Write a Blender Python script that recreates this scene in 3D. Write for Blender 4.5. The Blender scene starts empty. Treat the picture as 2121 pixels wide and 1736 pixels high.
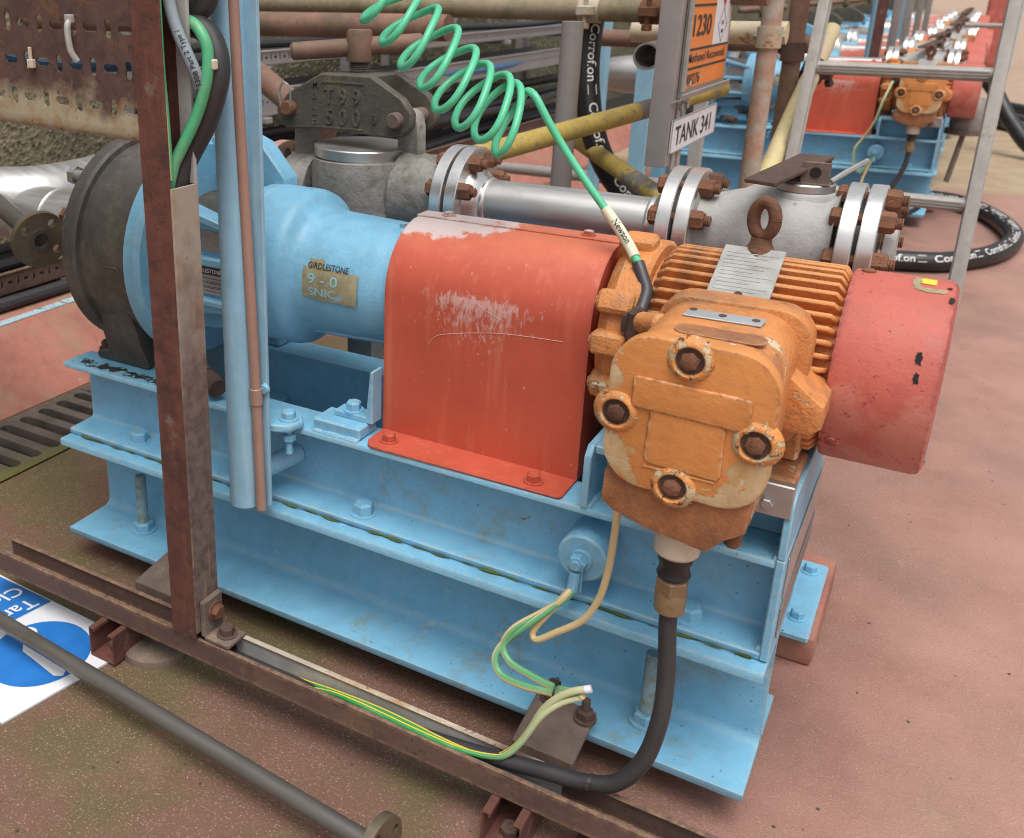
import bpy, bmesh, math, random
from mathutils import Vector, Matrix
random.seed(7)
R=math.radians; PI=math.pi
sc=bpy.context.scene; col=sc.collection
# ---------------------------------------------------------------- camera, sky, sun, exposure
cd=bpy.data.cameras.new('camera'); cam=bpy.data.objects.new('camera',cd); col.objects.link(cam); sc.camera=cam
cd.sensor_fit='HORIZONTAL'; cd.sensor_width=36; cd.lens=2012.56/2121*36
cd.shift_x=0.15453; cd.shift_y=-0.08846; cd.clip_start=.02; cd.clip_end=600
def cam_axes(yaw,pit,rol):
    sy,cy,sp,cp=math.sin(yaw),math.cos(yaw),math.sin(pit),math.cos(pit)
    f=Vector((sy*cp,cy*cp,-sp)); r=Vector((cy,-sy,0)); u=r.cross(f)
    return math.cos(rol)*r+math.sin(rol)*u, -math.sin(rol)*r+math.cos(rol)*u, f
_r,_u,_f=cam_axes(R(-31.8305),R(19.526),R(.2735))
cam.matrix_world=Matrix(((_r.x,_u.x,-_f.x,1.39341),(_r.y,_u.y,-_f.y,-1.18503),(_r.z,_u.z,-_f.z,1.10744),(0,0,0,1)))
cd.dof.use_dof=True; cd.dof.focus_distance=1.45; cd.dof.aperture_fstop=7.0
w=bpy.data.worlds.new('World'); sc.world=w; w.use_nodes=True; nt=w.node_tree
sky=nt.nodes.new('ShaderNodeTexSky'); sky.sky_type='NISHITA'; sky.sun_disc=False
SUN_EL,SUN_AZ=70,140      # degrees; azimuth measured from +Y towards +X
sky.sun_elevation=R(SUN_EL); sky.sun_rotation=R(SUN_AZ); sky.air_density=1.0; sky.dust_density=6; sky.ozone_density=1
hs=nt.nodes.new('ShaderNodeHueSaturation'); hs.inputs['Saturation'].default_value=.22
nt.links.new(sky.outputs[0],hs.inputs['Color']); bg=nt.nodes['Background']; nt.links.new(hs.outputs[0],bg.inputs[0]); bg.inputs[1].default_value=.145
sd=bpy.data.lights.new('sun','SUN'); sd.energy=1.35; sd.angle=R(42); sd.color=(1,.98,.955); so=bpy.data.objects.new('sun',sd); col.objects.link(so)
so.rotation_euler=Vector((-math.sin(R(SUN_AZ))*math.cos(R(SUN_EL)),-math.cos(R(SUN_AZ))*math.cos(R(SUN_EL)),-math.sin(R(SUN_EL)))).to_track_quat('-Z','Y').to_euler()
sc.cycles.filter_width=1.1
vs=sc.view_settings; vs.view_transform='Standard'; vs.look='None'; vs.gamma=1; vs.use_curve_mapping=False; vs.exposure=0.14
# ---------------------------------------------------------------- geometry helpers
def V(*a): return Vector(a)
def basis(ax):
    ax=Vector(ax).normalized(); t=V(0,0,1) if abs(ax.z)<.9 else V(1,0,0)
    u=ax.cross(t).normalized(); return u, ax.cross(u).normalized(), ax
def catmull(p,n):
    p=[Vector(q) for q in p]; out=[]
    for i in range(len(p)-1):
        a=p[max(i-1,0)];b=p[i];c=p[i+1];d=p[min(i+2,len(p)-1)]
        for k in range(n):
            t=k/n; out.append(.5*((2*b)+(c-a)*t+(2*a-5*b+4*c-d)*t*t+(3*b-a-3*c+d)*t**3))
    out.append(p[-1]); return out
def frames(p):
    n=len(p); T=[(p[min(i+1,n-1)]-p[max(i-1,0)]).normalized() for i in range(n)]
    u,v,_=basis(T[0]); F=[]
    for t in T:
        u=(u-t*u.dot(t)).normalized(); F.append((u,t.cross(u)))
    return F
class G:
    def __init__(s): s.v=[]; s.f=[]; s.a={}
    def add(s,v,f):
        o=len(s.v); s.v+=[Vector(q) for q in v]; s.f+=[[i+o for i in q] for q in f]; return s
    def bm(s,b):
        b.verts.index_update(); s.add([q.co.copy() for q in b.verts],[[q.index for q in fc.verts] for fc in b.faces]); b.free(); return s
    def box(s,lo,hi,bev=0,M=None,seg=1):
        b=bmesh.new(); bmesh.ops.create_cube(b,size=1)
        lo=Vector(lo);hi=Vector(hi)
        for q in b.verts: q.co=Vector(((lo[i]+hi[i])/2+q.co[i]*(hi[i]-lo[i]) for i in range(3)))
        if bev: bmesh.ops.bevel(b,geom=b.edges[:],offset=bev,segments=seg,affect='EDGES',profile=.6)
        if M is not None: bmesh.ops.transform(b,matrix=M,verts=b.verts)
        return s.bm(b)
    def lathe(s,prof,o,ax,seg=32,a0=0,a1=None):
        u,v,ax=basis(ax); o=Vector(o); full=a1 is None; vs=[];fs=[]; n=seg if full else seg+1
        A=[a0+(2*PI if full else a1-a0)*k/seg for k in range(n)]
        for t,r in prof:
            for a in A: vs.append(o+ax*t+(u*math.cos(a)+v*math.sin(a))*max(r,1e-5))
        m=len(prof)
        for i in range(m-1):
            for k in range(n if full else n-1):
                k2=(k+1)%n; fs.append([i*n+k,i*n+k2,(i+1)*n+k2,(i+1)*n+k])
        if full:
            if prof[0][1]>1e-4: fs.append(list(range(n))[::-1])
            if prof[-1][1]>1e-4: fs.append([(m-1)*n+k for k in range(n)])
        return s.add(vs,fs)
    def cyl(s,p0,p1,r,seg=16,bev=0,r1=None):
        p0=Vector(p0);p1=Vector(p1);d=p1-p0;L=d.length; r1=r if r1 is None else r1
        pr=[(0,r),(L,r1)] if not bev else [(0,r-bev),(bev,r),(L-bev,r1),(L,r1-bev)]
        return s.lathe(pr,p0,d,seg)
    def ring(s,p0,p1,ro,ri,seg=24):
        p0=Vector(p0);p1=Vector(p1);L=(p1-p0).length
        return s.lathe([(0,ri),(0,ro),(L,ro),(L,ri),(0,ri)],p0,p1-p0,seg) if False else s._ring(p0,p1-p0,L,ro,ri,seg)
    def _ring(s,o,ax,L,ro,ri,seg):
        u,v,ax=basis(ax); vs=[];fs=[]; P=[(0,ri),(0,ro),(L,ro),(L,ri)]
        for t,r in P:
            for k in range(seg): a=2*PI*k/seg; vs.append(o+ax*t+(u*math.cos(a)+v*math.sin(a))*r)
        for i in range(4):
            for k in range(seg): k2=(k+1)%seg; j=(i+1)%4; fs.append([i*seg+k,i*seg+k2,j*seg+k2,j*seg+k])
        return s.add(vs,fs)
    def tube(s,path,r,seg=10,n=6,smooth=True,rf=None):
        p=catmull(path,n) if smooth else [Vector(q) for q in path]
        F=frames(p); o=len(s.v); L=0; vs=[]
        for i,q in enumerate(p):
            if i: L+=(q-p[i-1]).length
            rr=r if rf is None else rf(i/(len(p)-1))*r
            for k in range(seg):
                a=2*PI*k/seg; s.a[o+i*seg+k]=(math.cos(a),math.sin(a),L); vs.append(q+(F[i][0]*math.cos(a)+F[i][1]*math.sin(a))*rr)
        m=len(p); fs=[[i*seg+k,i*seg+(k+1)%seg,(i+1)*seg+(k+1)%seg,(i+1)*seg+k] for i in range(m-1) for k in range(seg)]
        fs.append(list(range(seg))[::-1]); fs.append([(m-1)*seg+k for k in range(seg)])
        return s.add(vs,fs)
    def prism(s,poly,o,ux,uy,dep,bev=0,seg=1):
        o=Vector(o);ux=Vector(ux);uy=Vector(uy);dep=Vector(dep)
        b=bmesh.new(); vs=[b.verts.new(o+ux*x+uy*y) for x,y in poly]; fc=b.faces.new(vs)
        r=bmesh.ops.extrude_face_region(b,geom=[fc]); nv=[q for q in r['geom'] if isinstance(q,bmesh.types.BMVert)]
        bmesh.ops.translate(b,vec=dep,verts=nv); bmesh.ops.recalc_face_normals(b,faces=b.faces[:])
        if bev:
            es=[e for e in b.edges if e.calc_face_angle(0)>.6]
            bmesh.ops.bevel(b,geom=es,offset=bev,segments=seg,affect='EDGES',profile=.6)
        return s.bm(b)
    def hexb(s,p,ax,af,h,rot=0):
        u,v,ax=basis(ax); p=Vector(p); rr=af/2/math.cos(PI/6); vs=[];fs=[]
        L=[(0,rr,0),(h*.82,rr,0),(h,rr*.82,0)]
        for t,r,_ in L:
            for k in range(6): a=rot+k*PI/3; vs.append(p+ax*t+(u*math.cos(a)+v*math.sin(a))*r)
        for i in range(2):
            for k in range(6): fs.append([i*6+k,i*6+(k+1)%6,(i+1)*6+(k+1)%6,(i+1)*6+k])
        fs.append([12+k for k in range(6)]); fs.append(list(range(6))[::-1]); return s.add(vs,fs)
    def bolt(s,p,ax,af=.018,h=.011,washer=True,rot=.3,stud=0):
        ax=Vector(ax).normalized(); p=Vector(p)
        if washer: s.cyl(p-ax*.001,p+ax*.0022,af*.78,16); p=p+ax*.002
        s.hexb(p,ax,af,h,rot)
        if stud: s.thread(p+ax*h*.9,p+ax*(h+stud),af*.3)
        return s
    def thread(s,p0,p1,r,pitch=.0022,seg=12):
        p0=Vector(p0);p1=Vector(p1);L=(p1-p0).length;n=max(2,min(60,int(L/pitch))); pr=[]
        for i in range(n): t=L*i/n; pr+= [(t,r*.84),(t+L/n*.45,r)]
        pr.append((L,r*.8)); return s.lathe(pr,p0,p1-p0,seg)
    def slots(s,o,ux,uz,nx,nz,pw,ph,shape,th,nrm):
        """perforated sheet: nx*nz cells, each pw x ph, one slot each (shape(i,j)->w,h,dx,dz or None), thickness th"""
        o=Vector(o);ux=Vector(ux);uz=Vector(uz);nrm=Vector(nrm)
        for i in range(nx):
            for j in range(nz):
                c=o+ux*(pw*(i+.5))+uz*(ph*(j+.5)); sh=shape(i,j); a,b=pw/2,ph/2
                rect=[(-a,-b),(0,-b),(a,-b),(a,0),(a,b),(0,b),(-a,b),(-a,0)]
                if not sh:
                    vs=[c+ux*x+uz*z+nrm*t for t in(0,th) for x,z in rect]; s.add(vs,[list(range(8))[::-1],list(range(8,16))]); continue
                w,h,dx,dz=sh; r=min(w,h)*.3; w/=2;h/=2
                sl=[(-w+r*.3,-h+r*.3),(0,-h),(w-r*.3,-h+r*.3),(w,0),(w-r*.3,h-r*.3),(0,h),(-w+r*.3,h-r*.3),(-w,0)]
                if w>h: sl=[(-w,-h+r),(-w+r,-h),(w-r,-h),(w,-h+r),(w,h-r),(w-r,h),(-w+r,h),(-w,h-r)]; rect2=[(-a,-b),(-a*.3,-b),(a*.3,-b),(a,-b),(a,b),(a*.3,b),(-a*.3,b),(-a,b)]
                else: sl=[(-w,-h+r),(-w+r,-h),(w-r,-h),(w,-h+r),(w,h-r),(w-r,h),(-w+r,h),(-w,h-r)]; rect2=[(-a,-b),(-a*.3,-b),(a*.3,-b),(a,-b),(a,b),(a*.3,b),(-a*.3,b),(-a,b)]
                vs=[];
                for t in (0,th):
                    vs+=[c+ux*x+uz*z+nrm*t for x,z in rect2]+[c+ux*(x+dx)+uz*(z+dz)+nrm*t for x,z in sl]
                fs=[]
                for k in range(8):
                    k2=(k+1)%8; fs+= [[k2,k,8+k,8+k2],[16+k,16+k2,24+k2,24+k],[8+k,8+k2,24+k2,24+k]]
                s.add(vs,fs)
        return s
ROOT={}
def mesh(name,g,mat,smooth,off):
    m=bpy.data.meshes.new(name); m.from_pydata([tuple(q-off) for q in g.v],[],g.f); m.update()
    if g.a:
        at=m.attributes.new('tube','FLOAT_VECTOR','POINT'); d=[0.]*(3*len(g.v))
        for i,t in g.a.items(): d[3*i:3*i+3]=t
        at.data.foreach_set('vector',d)
    if smooth:
        m.polygons.foreach_set('use_smooth',[True]*len(m.polygons)); m.set_sharp_from_angle(angle=R(smooth))
    if mat: m.materials.append(mat)
    return m
def thing(name,label,cat,loc,group=None):
    o=bpy.data.objects.new(name,None); col.objects.link(o); o.empty_display_size=.05; o.location=loc; o['label']=label; o['category']=cat
    if group:o['group']=group
    ROOT[o]=Vector(loc); return o
def part(name,g,mat,parent,smooth=35,label=None,kind=None):
    off=ROOT[parent]; o=bpy.data.objects.new(name,mesh(name,g,mat,smooth,off)); col.objects.link(o); o.parent=parent; ROOT[o]=off
    if label:o['label']=label
    if kind:o['kind']=kind
    return o
def solo(name,g,mat,label=None,cat=None,group=None,kind=None,smooth=35,origin=None):
    xs=[q.x for q in g.v];ys=[q.y for q in g.v];zs=[q.z for q in g.v]
    off=Vector(origin) if origin is not None else Vector(((min(xs)+max(xs))/2,(min(ys)+max(ys))/2,min(zs)))
    o=bpy.data.objects.new(name,mesh(name,g,mat,smooth,off)); col.objects.link(o); o.location=off; ROOT[o]=off
    if label:o['label']=label
    if cat:o['category']=cat
    if group:o['group']=group
    if kind:o['kind']=kind
    return o
def dup(o,off,label=None,group=None,keep=None,parent=None):
    c=o.copy(); col.objects.link(c)
    if parent is None:
        c.location=o.location+Vector(off)
        if label:c['label']=label
        if group:c['group']=group
    else: c.parent=parent
    for ch in o.children:
        if keep and parent is None and ch.name.split('.')[0] not in keep: continue
        dup(ch,off,keep=None,parent=c) if not(keep and parent is None) else dupc(ch,c,keep)
    return c
def dupc(o,parent,keep):
    c=o.copy(); col.objects.link(c); c.parent=parent
    for ch in o.children:
        if ch.name.split('.')[0] in keep: dupc(ch,c,keep)
_tc={}
def text2d(s,size=1.0,align='LEFT'):
    k=(s,align)
    if k not in _tc:
        cu=bpy.data.curves.new('txt','FONT'); cu.body=s; cu.align_x=align; cu.resolution_u=3; cu.offset=.012
        o=bpy.data.objects.new('txt',cu); col.objects.link(o); dg=bpy.context.evaluated_depsgraph_get(); dg.update()
        m=bpy.data.meshes.new_from_object(o.evaluated_get(dg)); _tc[k]=([(q.co.x,q.co.y) for q in m.vertices],[list(p.vertices) for p in m.polygons])
        bpy.data.objects.remove(o); bpy.data.curves.remove(cu); bpy.data.meshes.remove(m)
    v,f=_tc[k]; return [(x*size,y*size) for x,y in v],f
def text_flat(g,s,o,ux,uy,size,align='LEFT',sx=1.0,th=0):
    v,f=text2d(s,size,align); o=Vector(o);ux=Vector(ux);uy=Vector(uy); n=ux.cross(uy).normalized()
    if not th: return g.add([o+ux*(x*sx)+uy*y for x,y in v],f)
    N=len(v); ed={}
    for q in f:
        for i in range(len(q)): e=(q[i],q[(i+1)%len(q)]); ed[e]=1
    side=[[a,b,b+N,a+N] for a,b in ed if (b,a) not in ed]
    return g.add([o+ux*(x*sx)+uy*y for x,y in v]+[o+n*th+ux*(x*sx)+uy*y for x,y in v],[[i+N for i in q] for q in f]+side)
def text_tube(g,s,path,s0,ang,size,r,flip=1,sx=1.0):
    """print lying on a tube: letters run along the path, wrapped round it"""
    p=path; F=frames(p); L=[0]
    for i in range(1,len(p)): L.append(L[-1]+(p[i]-p[i-1]).length)
    if s=='#': v=[(.75*size*i/4,.72*size*j) for j in (0,1) for i in range(5)]; f=[[i,i+1,6+i,5+i] for i in range(4)]
    else: v,f=text2d(s,size)
    out=[]
    for x,y in v:
        l=s0+flip*x*sx; i=0
        while i<len(L)-2 and L[i+1]<l: i+=1
        t=(l-L[i])/max(L[i+1]-L[i],1e-6); c=p[i].lerp(p[i+1],t); u=F[i][0].lerp(F[i+1][0],t);w=F[i][1].lerp(F[i+1][1],t)
        a=(ang if not isinstance(ang,Vector) else math.atan2(w.dot(ang),u.dot(ang)))-flip*(y-size*.33)/r; out.append(c+(u*math.cos(a)+w*math.sin(a))*(r+.0006))
    return g.add(out,f)
# ---------------------------------------------------------------- materials
class NT:
    def __init__(s,name):
        s.m=bpy.data.materials.new(name); s.m.use_nodes=True; s.t=s.m.node_tree; s.b=s.t.nodes['Principled BSDF']; s.co=None
    def n(s,ty,ins=None,**kw):
        o=s.t.nodes.new(ty)
        for k,v in kw.items(): setattr(o,k,v)
        for k,v in (ins or {}).items(): s.set(o.inputs[k],v)
        return o
    def set(s,i,v):
        if isinstance(v,bpy.types.NodeSocket): s.t.links.new(v,i)
        elif isinstance(v,tuple) and len(v)==3 and i.type=='RGBA': i.default_value=(*v,1)
        else: i.default_value=v
    def obj(s):
        if s.co is None: s.co=s.n('ShaderNodeTexCoord').outputs['Object']
        return s.co
    def map(s,scale,vec=None,loc=(0,0,0)): return s.n('ShaderNodeMapping',{'Vector':vec or s.obj(),'Scale':scale,'Location':loc}).outputs[0]
    def noise(s,scale,det=4,ro=.55,vec=None,dist=0): return s.n('ShaderNodeTexNoise',{'Vector':vec or s.obj(),'Scale':scale,'Detail':det,'Roughness':ro,'Distortion':dist}).outputs['Fac']
    def vor(s,scale,vec=None,out='Distance',feat='F1'): return s.n('ShaderNodeTexVoronoi',{'Vector':vec or s.obj(),'Scale':scale},feature=feat).outputs[out]
    def mr(s,f,a,b,c=0.,d=1.): return s.n('ShaderNodeMapRange',{'Value':f,'From Min':a,'From Max':b,'To Min':c,'To Max':d}).outputs[0]
    def ma(s,op,a,b=0.): return s.n('ShaderNodeMath',{0:a,1:b},operation=op).outputs[0]
    def mix(s,f,a,b):
        o=s.n('ShaderNodeMix',data_type='RGBA'); s.set(o.inputs['Factor'],f); s.set(o.inputs[6],a); s.set(o.inputs[7],b); return o.outputs[2]
    def sep(s,v): return s.n('ShaderNodeSeparateXYZ',{0:v}).outputs
    def edge(s,rad=.004):
        g=s.n('ShaderNodeNewGeometry').outputs['Normal']; b=s.n('ShaderNodeBevel',{'Radius':rad},samples=2).outputs[0]
        return s.ma('SUBTRACT',1.0,s.n('ShaderNodeVectorMath',{0:g,1:b},operation='DOT_PRODUCT').outputs['Value'])
    def worn(s,rad,amt,sc=85.): return s.ma('MULTIPLY',s.ma('MULTIPLY',s.mr(s.edge(rad),.008,.06),s.mr(s.noise(sc,7,.7),.40,.58)),amt)
    def bump(s,h,st=.3,d=.002):
        s.set(s.b.inputs['Normal'],s.n('ShaderNodeBump',{'Height':h,'Strength':st,'Distance':d}).outputs[0])
    def done(s,c,ro=.5,me=0.,spec=None):
        s.set(s.b.inputs['Base Color'],c); s.set(s.b.inputs['Roughness'],ro); s.set(s.b.inputs['Metallic'],me)
        if spec is not None: s.set(s.b.inputs['Specular IOR Level'],spec)
        return s.m
def sh(c,k): return tuple(min(1,x*k) for x in c)
def paint(name,c,var=.18,ro=.45,chips=(),grime=None,wear=None,streak=None,bst=.25,fine=260,fade=None,speck=None):
    t=NT(name); big=t.noise(5,6,.65); mid=t.noise(34,6,.65); sm=t.noise(160,4,.6)
    x=t.mix(t.mr(big,.34,.66),sh(c,1-var),sh(c,1+var)); x=t.mix(t.mr(mid,.45,.7,0,.45),x,sh(c,1+var*1.8)); x=t.mix(t.mr(mid,.47,.3,0,.35),x,sh(c,1-var*1.8)); x=t.mix(t.mr(sm,.52,.75,0,.30),x,sh(c,.78))
    h=t.ma('ADD',t.ma('MULTIPLY',t.noise(fine,3,.5),.35),t.ma('MULTIPLY',t.noise(55,4,.6),.65))
    r=t.mr(mid,.3,.7,ro-.10,ro+.14)
    if fade: x=t.mix(t.mr(t.noise(fade[0],6,.65),fade[1],fade[1]+.07,0,fade[3]),x,fade[2])
    if streak:   # (colour, amount): runs down the sheet
        sv=t.noise(1,5,.6,t.map((60,60,5))); x=t.mix(t.mr(sv,.52,.72,0,streak[1]),x,streak[0])
    if grime:    # (colour, scale, threshold, amount)
        g=t.ma('ADD',t.ma('MULTIPLY',t.noise(grime[1],8,.72),.75),t.ma('MULTIPLY',t.noise(grime[1]*7,5,.65),.25)); x=t.mix(t.mr(g,grime[2]-.02,grime[2]+.10,0,grime[3]),x,grime[0])
    if speck:    # (colour, scale, threshold)
        v=t.n('ShaderNodeTexVoronoi',{'Vector':t.obj(),'Scale':float(speck[1])}); k=t.ma('MULTIPLY',t.mr(t.ma('ADD',v.outputs['Distance'],t.mr(sm,.3,.7,-.12,.12)),.28,.16),t.mr(t.ma('ADD',t.sep(v.outputs['Color'])[0],t.mr(big,.35,.65,-.09,.05)),speck[2],speck[2]+.05)); x=t.mix(t.ma('MULTIPLY',k,.6),x,speck[0])
    for (sc_,thr,cc,soft) in chips:
        k=t.mr(t.ma('ADD',t.noise(sc_,8,.62,dist=.4),t.mr(big,.3,.7,-.07,.07)),thr,thr+soft); x=t.mix(k,x,cc); h=t.ma('SUBTRACT',h,t.ma('MULTIPLY',k,.5)); r=t.ma('ADD',r,t.ma('MULTIPLY',k,.12))
    if wear:     # (colour, amount, radius): paint rubbed off along the edges
        k=t.worn(wear[2],wear[1]); x=t.mix(k,x,wear[0]); r=t.ma('ADD',r,t.ma('MULTIPLY',k,.2))
    t.bump(h,bst,.0035); return t.done(x,r)
BLUE=(.185,.435,.61)
M={}
RUSTC=(.13,.042,.02); CREAM=(.60,.47,.30)
DK=(.045,.05,.05)
M['blue']=paint('blue_paint',BLUE,.11,.42,chips=[(34,.72,(.12,.045,.03),.012),(21,.69,(.40,.52,.55),.03)],grime=((.27,.31,.27),7,.585,.65),wear=((.42,.52,.52),.85,.008),streak=((.30,.50,.60),.35),speck=(DK,150,.93),bst=.4)
M['bluetop']=paint('blue_paint_dirty',BLUE,.12,.46,chips=[(24,.735,(.15,.055,.035),.012),(13,.665,(.38,.50,.54),.05)],grime=((.25,.26,.18),6,.575,.75),wear=((.42,.46,.40),.9,.010),speck=(DK,130,.92),streak=((.27,.44,.52),.4),bst=.45)
M['bluepipe']=paint('blue_paint_column',(.27,.48,.62),.09,.38,grime=((.33,.50,.60),12,.59,.5),streak=((.44,.62,.72),.55),speck=(DK,140,.97),wear=((.36,.36,.30),.5,.006),bst=.2)
M['guard']=paint('orange_red_paint',(.62,.118,.062),.12,.5,chips=[(22,.76,(.55,.43,.42),.02)],streak=((.70,.24,.13),.3),wear=((.20,.06,.04),.6,.003),bst=.14,fade=(7,.585,(.62,.40,.36),.42))
M['fan']=paint('faded_red_paint',(.48,.115,.085),.13,.55,chips=[(150,.645,(.36,.065,.07),.05),(30,.765,(.30,.05,.06),.012)],fade=(6,.53,(.60,.27,.20),.5),wear=((.10,.03,.045),1.0,.013),bst=.4)
M['orange']=paint('orange_motor_paint',(.58,.225,.068),.15,.52,chips=[(10,.65,CREAM,.008),(40,.70,(.60,.48,.34),.01)],grime=((.26,.135,.07),9,.515,.75),wear=((.50,.34,.18),.7,.006),speck=((.15,.07,.04),60,.86),bst=1.0)
M['orangefin']=paint('orange_fin_paint',(.58,.225,.068),.15,.55,grime=((.26,.135,.07),12,.50,.75),wear=((.50,.30,.14),.6,.005),bst=.8)
M['orangecover']=paint('orange_cover_paint',(.64,.215,.042),.10,.5,chips=[(7,.60,CREAM,.006),(30,.70,(.60,.44,.24),.01)],grime=((.40,.17,.05),10,.58,.4),wear=((.50,.30,.13),.75,.004),bst=.6)
M['orangerust']=paint('rusty_orange_paint',(.36,.15,.06),.25,.75,chips=[(20,.64,(.50,.38,.24),.02)],grime=((.20,.085,.045),14,.48,.7),wear=((.55,.42,.28),.7,.004),bst=.7)
M['rustbolt']=paint('rusted_steel',(.16,.07,.038),.4,.85,chips=[(90,.6,(.36,.13,.05),.06)],bst=.9)
M['darkbolt']=paint('dark_rusted_steel',(.085,.05,.038),.35,.8,chips=[(120,.62,(.2,.09,.045),.06)],bst=.8)
M['studblue']=paint('grimy_blue_stud',(.22,.33,.37),.25,.6,grime=((.20,.17,.08),60,.50,.8),bst=.4)
M['bluebolt']=paint('blue_painted_bolt',BLUE,.12,.5,grime=((.3,.36,.32),40,.5,.5),bst=.4)
M['casing']=paint('dark_cast_iron',(.066,.059,.051),.22,.55,grime=((.16,.14,.11),9,.52,.5),streak=((.12,.10,.08),.5),bst=.35)
M['valve']=paint('weathered_cast_steel',(.27,.25,.23),.25,.7,grime=((.10,.09,.055),8,.50,.75),chips=[(16,.66,(.40,.38,.35),.06)],bst=.8)
M['yoke']=paint('blackened_cast_iron',(.075,.066,.052),.35,.72,grime=((.20,.16,.07),20,.57,.6),chips=[(60,.72,(.3,.29,.25),.02)],bst=.8,wear=((.28,.24,.18),.6,.004))
M['rustpost']=paint('red_rusted_steel',(.118,.042,.030),.35,.8,grime=((.05,.024,.022),11,.5,.75),streak=((.23,.10,.05),.5),fade=(14,.60,(.24,.22,.19),.5),chips=[(110,.70,(.04,.025,.022),.04)],bst=.4)
M['railrust']=paint('brown_rusted_steel',(.115,.066,.052),.25,.78,grime=((.26,.16,.08),8,.57,.5),chips=[(80,.69,(.05,.03,.025),.04)],bst=.45,wear=((.36,.22,.12),.85,.010))
M['bracket']=paint('dull_steel_bracket',(.145,.105,.082),.3,.8,grime=((.32,.25,.14),25,.56,.6),bst=.6)
M['galv']=paint('galvanised_steel',(.40,.39,.37),.14,.5,grime=((.28,.24,.17),8,.58,.5),bst=.2)
M['galvrust']=paint('rusting_galvanised_steel',(.46,.40,.31),.16,.6,grime=((.36,.18,.06),7,.52,.8),chips=[(60,.63,(.14,.055,.03),.06),(4,.57,(.16,.09,.07),.12)],bst=.4)
M['copper_conduit']=paint('pinkish_conduit',(.36,.215,.165),.08,.35,streak=((.42,.29,.24),.4),bst=.1)
M['scafbrown']=paint('rusty_scaffold_tube',(.21,.115,.08),.25,.7,grime=((.12,.095,.06),7,.5,.8),bst=.5)
M['scafgreen']=paint('mossy_scaffold_tube',(.25,.20,.13),.25,.75,grime=((.15,.13,.06),9,.5,.8),bst=.5)
M['scafyellow']=paint('yellow_scaffold_tube',(.44,.32,.075),.18,.6,chips=[(7,.55,(.22,.20,.17),.04),(45,.60,(.25,.20,.15),.04)],streak=((.25,.2,.1),.5),bst=.4)
M['scafpale']=paint('pale_scaffold_tube',(.55,.46,.33),.15,.65,grime=((.62,.52,.20),4,.5,.7),chips=[(14,.64,(.40,.17,.11),.05)],bst=.3)
M['scafrake']=paint('pale_yellow_tube',(.56,.47,.24),.15,.6,grime=((.58,.44,.34),3,.50,.8),chips=[(12,.62,(.45,.40,.33),.05)],bst=.3)
M['scafmix']=paint('flaking_painted_tube',(.40,.36,.30),.2,.65,grime=((.42,.18,.10),5,.47,.8),chips=[(7,.60,(.50,.42,.13),.06)],bst=.4)
M['greypaint']=paint('grey_painted_steel',(.30,.27,.255),.08,.45,grime=((.24,.2,.17),8,.6,.4),bst=.1)
M['alu']=paint('dull_aluminium',(.33,.31,.28),.14,.42,grime=((.19,.165,.14),10,.55,.6),bst=.2)
M['red_wall']=paint('red_painted_concrete',(.345,.135,.098),.22,.8,grime=((.30,.21,.14),4,.52,.75),chips=[(30,.70,(.5,.33,.25),.04)],bst=.6)
M['bluestripe']=paint('worn_blue_stripe',(.36,.50,.56),.2,.75,chips=[(40,.58,(.12,.13,.12),.06)],bst=.6)
M['cream']=paint('cream_plastic',(.60,.52,.40),.06,.45,grime=((.35,.27,.18),12,.6,.4),bst=.1)
M['brass']=paint('brown_brass',(.21,.135,.068),.2,.42,grime=((.09,.06,.035),20,.55,.5),bst=.2)
M['pink']=paint('pink_gasket',(.50,.28,.22),.1,.7)
def simple(name,c,ro=.5,me=0.,var=.1,bst=.1,scale=60):
    t=NT(name); x=t.mix(t.mr(t.noise(scale*.2,4),.3,.7),sh(c,1-var),sh(c,1+var)); t.bump(t.noise(scale*3,3),bst,.001)
    return t.done(x,t.mr(t.noise(scale*.4,4),.3,.7,max(.05,ro-.08),ro+.08),me)
M['rubber']=simple('black_rubber',(.018,.017,.018),.42,var=.3)
M['blackcable']=simple('black_cable',(.032,.030,.032),.5,var=.25)
M['greycable']=simple('grey_cable',(.28,.33,.37),.45)
M['bluecable']=simple('blue_cable',(.07,.16,.30),.5)
M['green']=simple('green_plastic',(.10,.52,.29),.32,var=.08)
M['palegreen']=simple('pale_green_plastic',(.42,.62,.47),.4)
M['bossrim']=paint('chipped_boss_rim',(.60,.25,.07),.2,.6,chips=[(60,.53,(.55,.42,.25),.02),(75,.60,(.09,.05,.045),.02)],bst=.8)
M['labelcream']=simple('cream_sleeve',(.72,.68,.50),.5)
M['boot']=simple('black_heatshrink',(.05,.046,.05),.4)
M['white']=simple('white_board',(.74,.75,.78),.4,var=.04,bst=.05)
M['signblue']=simple('blue_print',(.02,.17,.52),.4,var=.12,bst=.05)
M['signorange']=simple('orange_print',(.80,.235,.04),.4,var=.06,bst=.05)
M['black']=simple('black_print',(.03,.028,.026),.5)
M['letter']=simple('white_print',(.72,.70,.66),.5)
M['redprint']=simple('red_print',(.55,.03,.03),.5)
M['yellow']=simple('yellow_print',(.75,.62,.05),.4)
M['magenta']=simple('magenta_tag',(.62,.04,.42),.5)
M['gold']=paint('faded_gold_label',(.30,.265,.15),.3,.55,chips=[(45,.60,(.24,.42,.50),.03)],grime=((.40,.36,.24),30,.5,.5),bst=.3)
M['labelblue']=simple('pale_blue_print',(.26,.50,.55),.5)
M['flaked']=paint('flaked_blue_over_black',(.03,.032,.03),.3,.6,chips=[(70,.53,(.20,.42,.55),.02)],bst=.8)
M['scratch']=simple('scratched_primer',(.62,.40,.35),.6)
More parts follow.
